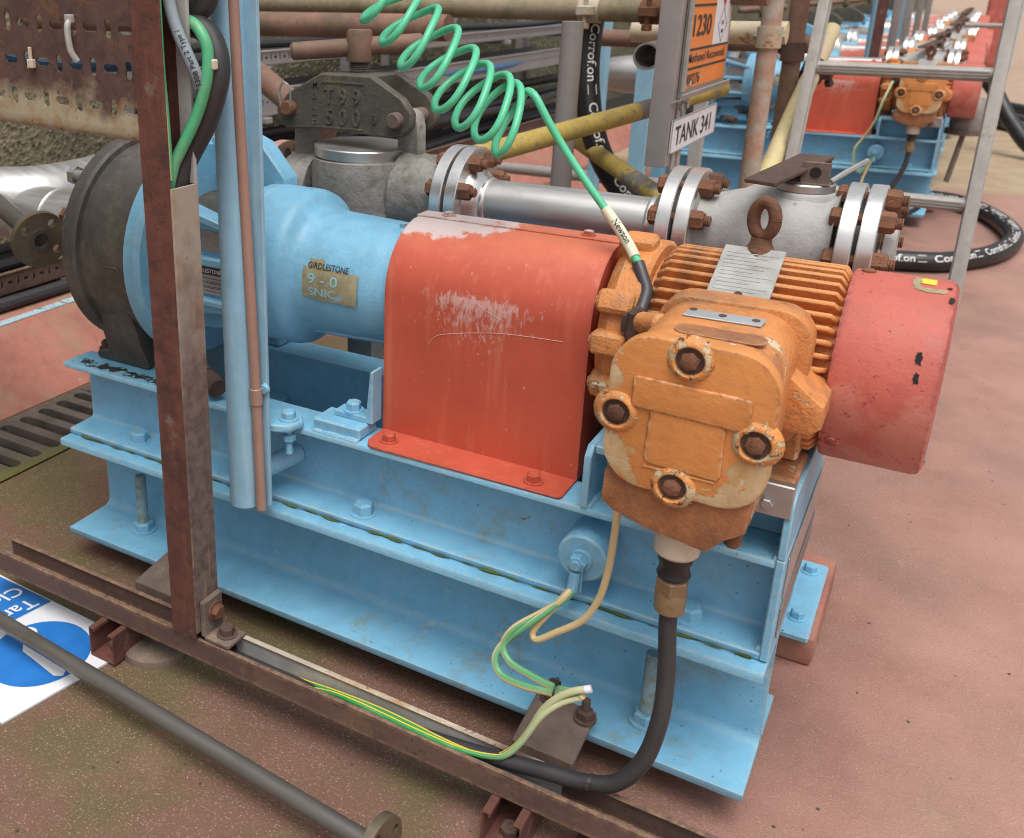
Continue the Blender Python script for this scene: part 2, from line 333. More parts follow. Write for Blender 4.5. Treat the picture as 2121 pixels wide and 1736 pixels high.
M['darkhole']=simple('dark_inside',(.012,.011,.011),.8)
M['moss']=simple('green_moss',(.085,.11,.022),.95,var=.5,bst=.8)
M['plate']=simple('aluminium_nameplate',(.40,.39,.365),.42,.35,var=.25,scale=120)
M['plate2']=simple('grey_nameplate',(.27,.24,.22),.45,.3,var=.2)
def steel(name,c,ro,me=.85,brush=None,var=.12):
    t=NT(name); v=t.map(brush) if brush else None
    n=t.noise(1 if brush else 14,5,.6,v); x=t.mix(t.mr(n,.3,.7),sh(c,1-var),sh(c,1+var)); x=t.mix(t.mr(t.noise(9,6,.65),.56,.72,0,.4),x,sh(c,.55))
    t.bump(t.noise(200 if not brush else 1,3,.5,v),.08,.0006); return t.done(x,t.mr(n,.3,.7,ro-.07,ro+.1),me)
M['steel']=steel('stainless_pipe',(.50,.49,.475),.44,brush=(6,60,60))
M['steelrough']=steel('dull_stainless',(.50,.49,.47),.42)
M['flange']=steel('machined_flange',(.72,.71,.69),.28)
M['valvebody']=paint('cast_stainless',(.36,.35,.335),.15,.5,grime=((.24,.23,.18),8,.53,.6),speck=((.12,.11,.09),80,.9),bst=.5)
M['galvflange']=steel('galvanised_flange',(.40,.42,.43),.5,me=.4)
M['brownflange']=steel('tarnished_flange',(.20,.165,.11),.42,me=.55,var=.3)
M['rod']=steel('dark_steel_pipe',(.15,.14,.125),.38,me=.5,brush=(6,60,60))
def gy(name,ca,cb,lo=-.3,ro=.42,pale=False):
    t=NT(name); a=t.n('ShaderNodeAttribute',attribute_name='tube').outputs['Vector']; s=t.sep(a)
    x=t.mix(t.mr(s[0],lo-.03,lo+.03),ca,cb); x=t.mix(t.mr(t.noise(30,4),.5,.75,0,.3),x,(.5,.45,.3))
    if pale: x=t.mix(t.mr(s[2],.05,.19,.75,0),x,(.66,.60,.38))
    return t.done(x,ro)
M['gy']=gy('green_yellow_earth_wire',(.03,.26,.07),(.76,.56,.04),-.1,pale=True)
M['gyfade']=gy('faded_earth_wire',(.13,.38,.17),(.68,.52,.27),-.3)
M['gyold']=gy('weathered_green_earth_cable',(.08,.40,.19),(.62,.56,.26),.45)
# ground: red-painted gritty concrete, algae, worn grey patches, bare beige concrete further off
t=NT('gritty_red_floor'); P_=t.obj(); X,Y,Z=t.sep(P_)
n1=t.noise(1.7,6,.6,dist=.3); n2=t.noise(5.5,6,.62); n3=t.noise(26,5,.6)
c=t.mix(t.mr(n2,.3,.7),(.27,.098,.072),(.40,.185,.15)); c=t.mix(t.mr(n3,.4,.75,0,.5),c,(.37,.19,.13))
left=t.mr(t.ma('ADD',X,t.ma('MULTIPLY',n1,1.6)),1.2,2.3,1,.0)
c=t.mix(t.mr(t.ma('ADD',n1,t.ma('MULTIPLY',left,.22)),.44,.64,0,.8),c,(.115,.066,.042))
c=t.mix(t.mr(t.ma('ADD',t.noise(3.1,7,.65),t.ma('MULTIPLY',left,.16)),.60,.73,0,.85),c,(.095,.095,.03))
c=t.mix(t.mr(t.noise(4.3,7,.7,vec=t.map((1,1,1),loc=(3,7,0))),.63,.66,0,.75),c,(.30,.26,.235))
rt=t.mr(t.ma('ADD',X,t.ma('MULTIPLY',n2,.6)),1.25,2.2); c=t.mix(t.ma('MULTIPLY',rt,.55),c,(.56,.345,.285))
c=t.mix(t.mr(t.noise(2.4,6,.6,vec=t.map((1,.6,1),loc=(9,2,0))),.56,.70,0,.45),c,(.36,.24,.15))
far=t.mr(t.ma('ADD',Y,t.ma('MULTIPLY',n2,.5)),5.5,5.75); c=t.mix(far,c,t.mix(t.mr(n2,.35,.65),(.46,.37,.23),(.38,.27,.16)))
far2=t.mr(t.ma('ADD',Y,t.ma('MULTIPLY',n1,1.5)),11.,12.); c=t.mix(far2,c,t.mix(t.mr(n2,.35,.65),(.50,.33,.24),(.42,.32,.22)))
wv=t.map((1,1,1)); vd=t.n('ShaderNodeTexVoronoi',{'Vector':wv,'Scale':210.,'Randomness':1.}); rnd=t.sep(vd.outputs['Color'])[0]
sp=t.ma('MULTIPLY',t.mr(vd.outputs['Distance'],.36,.18),t.mr(t.ma('ADD',rnd,t.ma('MULTIPLY',t.ma('SUBTRACT',n2,.5),.5)),.62,.72)); c=t.mix(t.mr(t.noise(330,4,.65),.35,.7,0,.45),c,(.20,.10,.07)); c=t.mix(t.mr(t.noise(240,3,.6,vec=t.map((1,1,1),loc=(1,4,2))),.55,.75,0,.5),c,(.56,.37,.28)); c=t.mix(t.ma('MULTIPLY',t.ma('MULTIPLY',sp,t.mr(n3,.35,.6,.25,1.)),t.mr(rt,0,1,.6,.3)),c,(.64,.45,.37))
vd2=t.n('ShaderNodeTexVoronoi',{'Vector':t.map((1,1,1),loc=(5,5,0)),'Scale':60.}); c=t.mix(t.ma('MULTIPLY',t.mr(vd2.outputs['Distance'],.22,.12),t.mr(t.sep(vd2.outputs['Color'])[1],.965,.975)),c,(.05,.04,.03))
hh=t.ma('ADD',t.ma('MULTIPLY',sp,.8),t.ma('ADD',t.noise(420,3,.6),t.ma('MULTIPLY',t.noise(70,4,.6),1.2))); t.bump(hh,.55,.003)
M['floor']=t.done(c,t.mr(n2,.3,.7,.5,.72))
# pebble-dashed retaining wall
t=NT('pebbledash'); v=t.n('ShaderNodeTexVoronoi',{'Vector':t.obj(),'Scale':70.}); rr=t.sep(v.outputs['Color'])[0]
wy=t.mr(t.ma('ADD',t.sep(t.obj())[1],t.ma('MULTIPLY',t.noise(1.3,6,.6),2.0)),-26.2,-24.6); base_=t.mix(t.mr(t.noise(3,6,.6),.35,.65),(.30,.25,.155),(.22,.19,.115)); c=t.mix(wy,base_,t.mix(t.mr(t.noise(2.2,6,.6),.35,.65),(.075,.072,.035),(.13,.12,.065))); c=t.mix(t.mr(rr,.80,.86,0,.6),c,(.36,.31,.22)); c=t.mix(t.mr(rr,.14,.10,0,.7),c,(.08,.075,.05)); t.bump(v.outputs['Distance'],.7,.006); M['wall']=t.done(c,.9)
t=NT('grimy_cast_grating'); c=t.mix(t.mr(t.noise(9,6,.6),.35,.65),(.075,.06,.05),(.15,.12,.10)); c=t.mix(t.mr(t.ma('ADD',t.sep(t.obj())[0],t.ma('MULTIPLY',t.noise(12,5),.10)),.235,.30,0,.9),c,(.13,.125,.03)); t.bump(t.noise(150,4),.5,.002); M['grate']=t.done(c,.75)
# coupling guard: paler orange top, whitish wear top left, scoured patch on the front, runs
t=NT('scuffed_guard_paint'); o=t.obj(); gx,gy_,gz=t.sep(o); C0=(.50,.088,.048)
n=t.noise(6,5,.6); nf=t.noise(70,6,.7); nm=t.noise(24,7,.68)
c=t.mix(t.mr(n,.3,.7),sh(C0,.88),sh(C0,1.12)); sv=t.noise(1,5,.6,t.map((55,55,4))); c=t.mix(t.mr(sv,.54,.75,0,.35),c,(.64,.24,.14))
top=t.mr(t.ma('ADD',gz,t.ma('MULTIPLY',t.ma('SUBTRACT',nm,.5),.05)),.30,.336); c=t.mix(t.ma('MULTIPLY',top,.35),c,(.70,.27,.14))
wl=t.ma('MULTIPLY',t.mr(gx,.06,-.10),t.ma('ADD',.03,0)); k=t.mr(t.ma('ADD',t.ma('ADD',gz,wl),t.ma('MULTIPLY',t.ma('SUBTRACT',nm,.5),.055)),.350,.355); c=t.mix(t.ma('MULTIPLY',k,.8),c,(.60,.55,.54))
ex=t.mr(t.ma('ABSOLUTE',t.ma('ADD',gx,.005)),.03,.125,1,0); ez=t.ma('MULTIPLY',t.mr(gz,.15,.247),t.mr(gz,.262,.249)); fz=t.noise(1,6,.7,t.map((170,170,60))); k=t.mr(t.ma('ADD',t.ma('MULTIPLY',t.ma('MULTIPLY',ex,ez),.30),fz),.65,.80); k=t.ma('MULTIPLY',k,t.mr(t.ma('MULTIPLY',ex,ez),0,.3)); c=t.mix(t.ma('MULTIPLY',k,.6),c,(.62,.46,.43))
c=t.mix(t.mr(t.noise(130,3,.5),.70,.74,0,.6),c,(.68,.33,.24))
k=t.worn(.005,.8,60.); c=t.mix(k,c,(.17,.05,.035))
t.bump(t.ma('ADD',t.ma('ADD',nf,t.ma('MULTIPLY',t.noise(30,4),.6)),t.ma('MULTIPLY',t.noise(9,2),6.)),.16,.002); M['guard']=t.done(c,t.mr(n,.3,.7,.42,.58))
# terminal box cover: old cream coat showing where the orange has lifted, most of it low down
t=NT('peeling_orange_cover'); o=t.obj(); gx,gy_,gz=t.sep(o); C0=(.62,.245,.068); n=t.noise(9,5,.6); nn=t.noise(16,8,.66,dist=.3); low=t.mr(gz,.15,.05,0,.15); side=t.mr(t.ma('ABSOLUTE',t.ma('ADD',gx,-.008)),.03,.085,-.06,.05)
c=t.mix(t.mr(n,.3,.7),sh(C0,.85),sh(C0,1.13)); c=t.mix(t.mr(t.noise(55,5),.55,.7,0,.4),c,(.50,.20,.06)); k=t.mr(t.ma('ADD',t.ma('ADD',nn,low),side),.605,.613); c=t.mix(k,c,t.mix(t.mr(t.noise(22,5),.4,.65),(.60,.46,.27),(.50,.28,.10)))
k2=t.mr(t.noise(48,6,.6),.705,.715); c=t.mix(k2,c,(.62,.50,.33)); k3=t.worn(.007,.9,60.); c=t.mix(k3,c,t.mix(t.mr(t.noise(90,4),.45,.55),(.60,.44,.25),(.12,.055,.04)))
t.bump(t.ma('SUBTRACT',t.ma('ADD',t.ma('MULTIPLY',t.noise(60,5),.8),t.ma('MULTIPLY',t.noise(300,3),.3)),t.ma('MULTIPLY',k,.5)),.55,.0028); M['orangecover']=t.done(c,t.mr(n,.3,.7,.42,.6))
# zinc cover strip of the post: bare zinc high up, browned lower down
t=NT('browned_zinc_strip'); gz=t.sep(t.obj())[2]; n=t.noise(11,7,.65); n4=t.noise(60,6,.65); k=t.mr(t.ma('ADD',gz,t.ma('MULTIPLY',t.ma('SUBTRACT',n,.5),.55)),.62,.42)
zin=t.mix(t.mr(t.noise(20,6),.45,.65,0,.8),(.36,.31,.25),(.33,.19,.09)); rs=t.mix(t.mr(n4,.35,.65),(.10,.065,.055),(.20,.14,.115)); sv=t.noise(1,5,.6,t.map((90,90,5))); rs=t.mix(t.mr(sv,.58,.68,0,.8),rs,(.36,.23,.11)); c=t.mix(k,zin,rs); c=t.mix(t.mr(n4,.64,.72,0,.7),c,(.12,.06,.04)); t.bump(n4,.4,.002); M['strip']=t.done(c,.7)
# perforated tray: bands of bare rust above, zinc left below
t=NT('rusted_perforated_tray'); z=t.sep(t.obj())[2]; n=t.noise(9,7,.65); n4=t.noise(45,6,.65)
k=t.mr(t.ma('ADD',z,t.ma('MULTIPLY',t.ma('SUBTRACT',n,.5),.16)),.026,.062); zin=t.mix(t.mr(n4,.45,.65,0,.7),(.52,.45,.31),(.40,.24,.09))
rs=t.mix(t.mr(n4,.35,.65),(.085,.045,.04),(.155,.085,.065)); rs=t.mix(t.mr(t.noise(16,6,.65,dist=.5),.58,.68,0,.75),rs,(.28,.115,.04)); c=t.mix(k,zin,rs); c=t.mix(t.mr(t.noise(75,6,.6),.64,.7),c,(.055,.03,.028)); t.bump(n4,.5,.002); M['tray']=t.done(t.mix(.25,c,(.03,.018,.015)),.75)
# ---------------------------------------------------------------- setting
def quad(g,x0,y0,x1,y1,z=0): g.add([(x0,y0,z),(x1,y0,z),(x1,y1,z),(x0,y1,z)],[[0,1,2,3]])
g=G(); hx0,hx1,hy0,hy1=-.645,-.375,-.43,3.154; B=140
for (a,b,c,d) in ((-B,-B,hx0,B),(hx1,-B,B,B),(hx0,-B,hx1,hy0),(hx0,hy1,hx1,B)): quad(g,a,b,c,d)
solo('ground',g,M['floor'],kind='structure',smooth=0,origin=(0,0,0))
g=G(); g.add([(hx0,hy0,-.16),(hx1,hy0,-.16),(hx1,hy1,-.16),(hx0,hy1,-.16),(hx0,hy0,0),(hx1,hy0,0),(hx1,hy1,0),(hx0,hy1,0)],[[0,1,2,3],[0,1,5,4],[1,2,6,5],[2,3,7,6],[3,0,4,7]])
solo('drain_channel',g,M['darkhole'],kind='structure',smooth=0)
for k in range(7):
    y0=-.43+k*.512; g=G(); g.slots((hx0+.004,y0+.002,-.022),(0,1,0),(1,0,0),8,1,.0635,hx1-hx0-.008,lambda i,j:(.034,.212,0,-.006),.024,(0,0,1))
    solo('drain_grate',g,M['grate'],'cast iron slotted drain grate sunk in the floor beside the red kerb','drain grate','drain grates along the kerb',smooth=20,origin=(hx0,y0,-.022))
# kerb with sloping red face and blue line, trench wall behind it
g=G(); g.prism([(-.652,0),(-.70,.035),(-.852,.158),(-.872,.166),(-1.02,.166),(-1.02,0)],(0,-3,0),(1,0,0),(0,0,1),(0,33,0),.004)
solo('kerb',g,M['red_wall'],'red painted concrete kerb with a sloping face along the drain','kerb')
g=G(); yy=-3
while yy<30:
    L=random.uniform(.5,1.3); g.box((-.906+random.uniform(-.003,.003),yy,.1665),(-.874,yy+L-.01,.1705),.001); yy+=L
solo('painted_line',g,M['bluestripe'],kind='structure')
g=G(); g.box((-1.62,-3,0),(-1.42,60,2.3)); solo('retaining_wall',g,M['wall'],'mossy pebbledash retaining wall behind the cable trays','wall',smooth=0)
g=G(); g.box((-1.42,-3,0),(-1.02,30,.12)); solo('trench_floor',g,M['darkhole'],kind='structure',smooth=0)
# wall posts
for yv in (1.62,3.6,5.6):
    g=G(); g.prism([(0,0),(.05,0),(.05,.006),(.006,.006),(.006,.05),(0,.05)],(-1.41,yv,.0),(1,0,0),(0,1,0),(0,0,1.6)); solo('angle_post',g,M['greypaint'],'grey steel angle post standing against the pebbledash wall','post','angle posts at the wall',smooth=0)
# cable trays along the wall
def tray(y0,y1,zb,name,label,cables,x0=-1.28,x1=-1.03,mat='railrust',rail=.062):
    o=thing(name,label,'cable tray',(x1,y0,zb)); n=int((y1-y0)/.031)
    g=G(); g.slots((x1,y0,zb),(0,1,0),(0,0,1),n,1,.031,rail,lambda i,j:((.018,.010,0,.002) if i%2 else (.008,.026,0,.002)),.002,(1,0,0)); part('side_rail',g,M[mat],o,20)
    g=G(); g.box((x0,y0,zb-.004),(x1-.002,y0+n*.031,zb)); part('bed',g,M[mat],o,0); g=G(); g.box((x0-.003,y0,zb),(x0-.001,y0+n*.031,zb+rail)); part('side_rail',g,M[mat],o,0)
    g=G(); g.tube([(x1+.004,y0,zb+rail+.002),(x1+.004,y0+n*.031,zb+rail+.002)],.005,6,smooth=False); part('lip',g,M[mat],o)
    return o
tray(-.4,6.0,.20,'cable_tray','rusty slotted cable tray full of black cables low on the wall',0)
def cables(ys,zb,specs,lab):
    for i,(x,dz,r,m) in enumerate(specs):
        ph=random.random()*6; pts=[(x+.012*math.sin(y*2.3+ph),y,zb+dz+r+.006*math.sin(y*3+ph)) for y in [ys[0]+(ys[1]-ys[0])*k/16 for k in range(17)]]
        g=G(); g.tube(pts,r,10); solo('cable',g,M[m],lab,'cable','cables running along the wall trays')
cables((-.4,6.2),.20,[(-1.06,.012,.022,'blackcable'),(-1.11,.012,.02,'blackcable'),(-1.16,.012,.024,'blackcable'),(-1.22,.012,.021,'blackcable'),(-1.09,.055,.019,'blackcable'),(-1.15,.06,.02,'blackcable'),(-1.21,.06,.021,'blackcable')],'black cable lying in the low rusty tray along the wall')
g=G(); g.tube([(-.98,-.4,.19),(-.985,.3,.188),(-.97,.9,.19),(-.985,1.6,.188),(-.97,2.2,.19)],.021,10); solo('cable',g,M['blackcable'],'thick black cable lying loose on top of the red kerb','cable')
g=G(); g.tube([(-1.0,.28,.172),(-.93,.36,.174),(-.91,.44,.174),(-.94,.50,.174),(-1.0,.53,.172)],.006,8); solo('cord',g,M['palegreen'],'pale green cord looped on the kerb top beside the blue line','cord')
tray(1.75,5.6,.60,'cable_tray','grey perforated cable tray high on the wall carrying blue cables',0,mat='greypaint',rail=.10); tray(1.75,5.6,.80,'cable_tray','upper grey perforated cable tray on the wall above the blue cables',0,mat='greypaint',rail=.05)
cables((1.5,5.6),.60,[(-1.06,.02,.03,'bluecable'),(-1.13,.02,.028,'bluecable'),(-1.2,.02,.025,'blackcable')],'blue cable lying in the grey perforated wall tray')
cables((1.5,5.6),.80,[(-1.07,.012,.022,'blackcable'),(-1.13,.012,.02,'bluecable'),(-1.19,.012,.022,'blackcable'),(-1.1,.055,.02,'blackcable')],'black cable lying in the upper grey wall tray')
cables((-.4,6.2),.30,[(-1.06,.07,.022,'blackcable'),(-1.12,.05,.022,'blackcable'),(-1.1,.1,.02,'blackcable'),(-1.2,.14,.02,'blackcable'),(-1.15,.18,.02,'blackcable')],'black cable strung along the wall between the trays')
for yv in (2.0,3.2,4.4,5.5):
    g=G(); g.box((-1.42,yv,.15),(-1.37,yv+.05,1.2),.002); g.box((-1.37,yv,.572),(-1.0,yv+.04,.595),.002); g.box((-1.37,yv,.772),(-1.0,yv+.04,.795),.002); solo('tray_bracket',g,M['greypaint'],'grey bracket holding the cable trays off the wall','bracket','tray brackets on the wall',smooth=0)
for yv in (.0,.9,1.6,3.0,4.5,5.8):
    g=G(); g.box((-1.42,yv,.12),(-1.0,yv+.04,.195),.002); solo('tray_bracket',g,M['railrust'],'rusty bracket under the low cable tray','bracket','brackets under the low tray',smooth=0)

# ---------------------------------------------------------------- support beams and baseplate
def fillet_profile(pts): return pts
def channel_prof(y0,yw,y1,z0,z1,tf,tw,r=.008):
    """outward-facing channel: toes at y0, web face at yw"""
    a=[(y0+.002,z0),(y1,z0),(y1,z1),(y0+.002,z1),(y0,z1-.003),(y0,z1-tf+.002),(y0+.002,z1-tf)]
    for k in range(5): t=PI/2*k/4; a.append((yw-r+r*math.sin(t),z1-tf-r*(1-math.cos(t))-.002))
    for k in range(5): t=PI/2*k/4; a.append((yw-r+r*math.cos(t),z0+tf+r*(1-math.sin(t))+.002))
    a+=[(y0+.002,z0+tf),(y0,z0+tf-.002),(y0,z0+.003)]; return a
def beam_prof(y0,y1,z0,z1,tf,tw,r=.013):
    ym=(y0+y1)/2; w0,w1=ym-tw/2,ym+tw/2; a=[(y0+.002,z0),(y1-.002,z0),(y1,z0+.003),(y1,z0+tf-.002)]
    for k in range(6): t=PI/2*k/5; a.append((w1+r*math.cos(PI/2-t) if 0 else w1+r*(1-math.sin(t)),z0+tf+r*(1-math.cos(t))))
    for k in range(6): t=PI/2*k/5; a.append((w1+r*(1-math.cos(t)),z1-tf-r*(1-math.sin(t))))
    a+=[(y1,z1-tf+.002),(y1,z1-.003),(y1-.002,z1),(y0+.002,z1),(y0,z1-.003),(y0,z1-tf+.002)]
    for k in range(6): t=PI/2*k/5; a.append((w0-r*(1-math.sin(t)),z1-tf-r*(1-math.cos(t))))
    for k in range(6): t=PI/2*k/5; a.append((w0-r*(1-math.cos(t)),z0+tf+r*(1-math.sin(t))))
    a+=[(y0,z0+tf-.002),(y0,z0+.003)]; return a
ZT,ZU,ZB=.419,.268,.056; L=1.3
for (xa,xb) in ((.10,.30),(1.0,1.2)):
    g=G(); g.box((xa,.075,0),(xb,.19,ZB),.006); solo('plinth',g,M['red_wall'],'low red concrete plinth under the front blue beam','plinth','plinths under the front beam')
beam=thing('support_beam','light blue steel beam with a wide bottom flange under the pump baseplate','beam',(.65,.09,ZB))
g=G(); g.prism(beam_prof(-.027,.207,ZB,ZU-.001,.015,.009,.016),(0,0,0),(0,1,0),(0,0,1),(L,0,0)); part('beam',g,M['bluetop'],beam,40)
for xs in (.135,1.147):
    g=G(); g.thread((xs,.045,.06),(xs,.045,.192),.0112,.0034,16); part('threaded_stud',g,M['studblue'],beam,15)
    g=G(); g.hexb((xs,.045,.0715),(0,0,1),.034,.018,.2); g.cyl((xs,.045,.0695),(xs,.045,.0735),.026,20); part('nut',g,M['bluebolt'],beam)
    g=G(); g.cyl((xs+.012,.045,.228),(xs+.012,.045,.2535),.0125,14); part('stud_end',g,M['bluebolt'],beam)
g=G(); pts=[(x,-.0015+.0015*math.sin(x*90),ZU+.0015+.001*math.sin(x*37)) for x in [.03+.0245*k for k in range(52)]]; g.tube(pts,.0017,6,3,rf=lambda u:max(.12,.6+.5*math.sin(u*83)+.5*math.sin(u*191)+.35*math.sin(u*47))); part('moss',g,M['moss'],beam,kind='stuff')
rear=thing('support_beam','light blue rear support beam with a bolted foot plate on the red plinth','beam',(.65,.51,.071))
g=G(); g.prism(beam_prof(.40,.62,.072,ZU-.001,.013,.009,.014),(0,0,0),(0,1,0),(0,0,1),(1.27,0,0)); part('beam',g,M['blue'],rear,40)
g=G(); g.box((1.12,.385,.0565),(1.324,.64,.0715),.004); part('foot_plate',g,M['blue'],rear)
for (x,y) in ((1.296,.60),(1.298,.435)): g=G(); g.bolt((x,y,.0715),(0,0,1),.020,.014); part('bolt',g,M['bluebolt'],rear)
g=G(); g.box((1.08,.405,0),(1.335,.70,.0565),.012,seg=2); solo('plinth',g,M['red_wall'],'red concrete plinth under the rear foot plate at the motor end','plinth')
g=G(); g.box((.05,.41,0),(.3,.62,.0715),.01); solo('plinth',g,M['red_wall'],'red concrete plinth under the rear beam at the pump end','plinth')

base=thing('pump_baseplate','light blue channel steel baseplate carrying the pump and orange motor','baseplate',(.65,.17,ZU))
g=G(); g.prism(channel_prof(0,.062,.072,ZU,ZT,.011,.009),(0,0,0),(0,1,0),(0,0,1),(L-.012,0,0)); part('front_channel',g,M['bluetop'],base,40)
g=G(); g.prism([(.343-y+0.0,z) for y,z in channel_prof(0,.062,.072,ZU,ZT,.011,.009)],(0,0,0),(0,1,0),(0,0,1),(L-.012,0,0)); part('rear_channel',g,M['blue'],base,40)
g=G(); g.box((L-.0118,-.001,ZU+.001),(L,.345,ZT+.004),.002); part('end_plate',g,M['blue'],base)
g=G(); g.box((.30,.0725,ZU+.002),(.34,.2705,ZU+.06),.002); g.box((1.0,.0725,ZU+.002),(1.04,.2705,ZU+.06),.002); part('cross_member',g,M['blue'],base)
# motor pedestal
ped=[]
g=G(); g.prism([(-.001,ZT+.0005),(.345,ZT+.0005),(.345,.512),(.012,.512),(-.001,.498)],(1.031,0,0),(0,1,0),(0,0,1),(.010,0,0),.0015); part('pedestal_gusset',g,M['blue'],base)
g=G(); g.prism([(-.001,ZT+.0045),(.345,ZT+.0045),(.345,.512),(.012,.512),(-.001,.498)],(L-.0105,0,0),(0,1,0),(0,0,1),(.010,0,0),.0015); part('pedestal_gusset',g,M['blue'],base)
g=G(); g.box((1.0415,.075,ZT+.0005),(L-.011,.083,.4995)); part('pedestal_web',g,M['blue'],base,0)
g=G(); g.box((1.0415,.012,.500),(L-.011,.335,.512),.0015); part('pedestal_top',g,M['blue'],base)
g=G(); g.box((1.205,-.004,.483),(L-.003,.011,.528),.0015); pk=part('packing_bar',g,M['steelrough'],base)
g=G(); g.hexb((1.268,-.004,.501),(0,-1,0),.014,.009); part('bolt',g,M['steelrough'],pk); g=G(); g.hexb((1.243,-.004,.508),(0,-1,0),.016,.009); g.cyl((1.243,-.012,.508),(1.243,-.028,.509),.0055,12); part('bolt',g,M['steelrough'],pk)
# strip label on end plate
g=G(); g.box((L+.0002,.03,.35),(L+.0022,.33,.412),.0005); part('end_label',g,M['steelrough'],base); g=G(); g.box((L+.0002,.03,.29),(L+.0022,.33,.336),.0005); part('end_label',g,M['plate2'],base)
# bolts through lower flange
for x in (.157,.66,1.19): g=G(); g.bolt((x,.030,ZU+.011),(0,0,1),.030,.019); part('bolt',g,M['bluebolt'],base)
# earth boss
g=G(); g.cyl((1.043,.062,.344),(1.043,-.009,.344),.036,32,.003); bs=part('earth_boss',g,M['blue'],base)
g=G(); g.cyl((1.043,-.008,.343),(1.043,-.0135,.343),.0165,20,.001); g.hexb((1.041,-.0135,.342),(0,-1,0),.023,.012,.2); g.cyl((1.041,-.024,.342),(1.041,-.030,.342),.008,14,.001); part('bolt',g,M['bluebolt'],bs)
g=G(); g.box((1.033,-.020,.296),(1.050,-.0155,.340),.001); g.tube([(1.0405,-.0245,.330),(1.0405,-.026,.315),(1.0395,-.03,.302)],.008,10); part('cable_lug',g,M['bluebolt'],bs)
# packers and the coupling-side foot of the bearing housing
g=G(); g.box((.575,.008,ZT+.0005),(.664,.062,ZT+.022),.003); part('packer',g,M['blue'],base)
g=G(); g.prism([(.600,.0),(.672,.0),(.6715,.090),(.667,.090),(.660,.010),(.600,.010)],(0,.034,ZT+.022),(1,0,0),(0,0,1),(0,.030,0),.0012); br=part('foot_bracket',g,M['blue'],base); g=G(); g.bolt((.628,.049,ZT+.032),(0,0,1),.022,.014); part('bolt',g,M['bluebolt'],br)
for (x,y,z,s) in ((.575,.0005,.421,1),(.612,.0,.4215,.8),(.665,-.0002,.4212,.9)): pass
# welds and flaked paint
def weld(pts,r,par,n=10): g=G(); g.tube(pts,r,6,n,rf=lambda u:.8+.35*abs(math.sin(u*61))+.15*math.sin(u*17)); part('weld_bead',g,M['blue'],par,50)
weld([(1.029,.002,ZT+.001),(1.029,.12,ZT+.001),(1.029,.34,ZT+.001)],.0045,base); weld([(1.043,.002,ZT+.001),(1.043,.07,ZT+.001)],.004,base); weld([(1.2875,.002,ZT+.001),(1.2875,.07,ZT+.001)],.0045,base); weld([(1.2865,.004,ZU+.013),(1.2865,.03,ZU+.013),(1.2865,.056,ZU+.02),(1.2865,.060,ZU+.07),(1.2865,.058,ZT-.02)],.0045,base); weld([(.576,.0065,ZT+.001),(.62,.0065,ZT+.001),(.664,.0065,ZT+.001)],.004,base)
rr=random.Random(11); up=[(.02+.27*k/22,.034+.004*math.sin(k*1.7)+rr.uniform(-.003,.004)) for k in range(23)]; dn=[(.035+.24*k/22,.012+.004*math.sin(k*2.3)+rr.uniform(-.004,.004)) for k in range(23)]
g=G(); g.add([(x,y,ZT+.0006) for x,y in up+dn],[[k,k+1,23+k+1,23+k] for k in range(22)]); part('flaked_paint',g,M['flaked'],base,0)
g=G(); g.box((.235,.285,ZT+.0005),(.305,.343,ZT+.022),.004); part('packer',g,M['bluetop'],base)
# drip oil plug under the pump
g=G(); g.cyl((.335,.03,.45),(.375,.01,.445),.018,16,.002); g.hexb((.33,.033,.451),(-.9,.4,0),.03,.02); part('drain_plug',g,M['darkbolt'],base)

# ---------------------------------------------------------------- coupling guard
gd=thing('coupling_guard','orange-red sheet metal coupling guard with scuffed paint between pump and motor','guard',(.84,.17,ZT))
def guard_prof(r,zc=.652,yc=.17,n=20): return [(yc-r,ZT+.0005)]+[(yc-r*math.cos(PI*k/n),zc+r*math.sin(PI*k/n)) for k in range(n+1)]+[(yc+r,ZT+.0005)]
po,pi=guard_prof(.105),guard_prof(.102); g=G(); vs=[];fs=[]; n=len(po)
for x in (.674,1.003):
    for q in po+pi: vs.append((x,q[0],q[1]))
m2=2*n
for i in range(n-1): fs+=[[i,i+1,m2+i+1,m2+i],[n+i,m2+n+i,m2+n+i+1,n+i+1],[i,n+i,n+i+1,i+1],[m2+i,m2+i+1,m2+n+i+1,m2+n+i]]
fs+=[[0,m2,m2+n,n],[n-1,2*n-1,m2+2*n-1,m2+n-1]]
g.add(vs,fs); part('shell',g,M['guard'],gd,30)
g=G(); g.prism(guard_prof(.1015,n=20),(.9975,0,0),(0,1,0),(0,0,1),(.004,0,0)); part('end_panel',g,M['guard'],gd,0)
for s in (1,-1):
    q=[(.69,-.002),(.998,.002),(1.002,.008),(1.002,.068),(.674,.068),(.674,.02),(.682,.004)]
    if s<0: q=[(x,.34-y) for x,y in q]
    g=G(); g.prism(q,(0,0,ZT+.001),(1,0,0),(0,1,0),(0,0,.0035),.0008); part('foot_flange',g,M['guard'],gd)
for (x,y) in ((.706,.030),(.951,.027),(.706,.31),(.951,.31)): g=G(); g.bolt((x,y,ZT+.0045),(0,0,1),.019,.012); part('bolt',g,M['guard'],gd)
g=G(); g.box((.671,.168,.7565),(1.006,.205,.7595),.001); part('lap_strip',g,M['guard'],gd)
for x in (.72,.95): g=G(); g.bolt((x,.186,.7595),(0,0,1),.014,.005); part('bolt',g,M['guard'],gd)

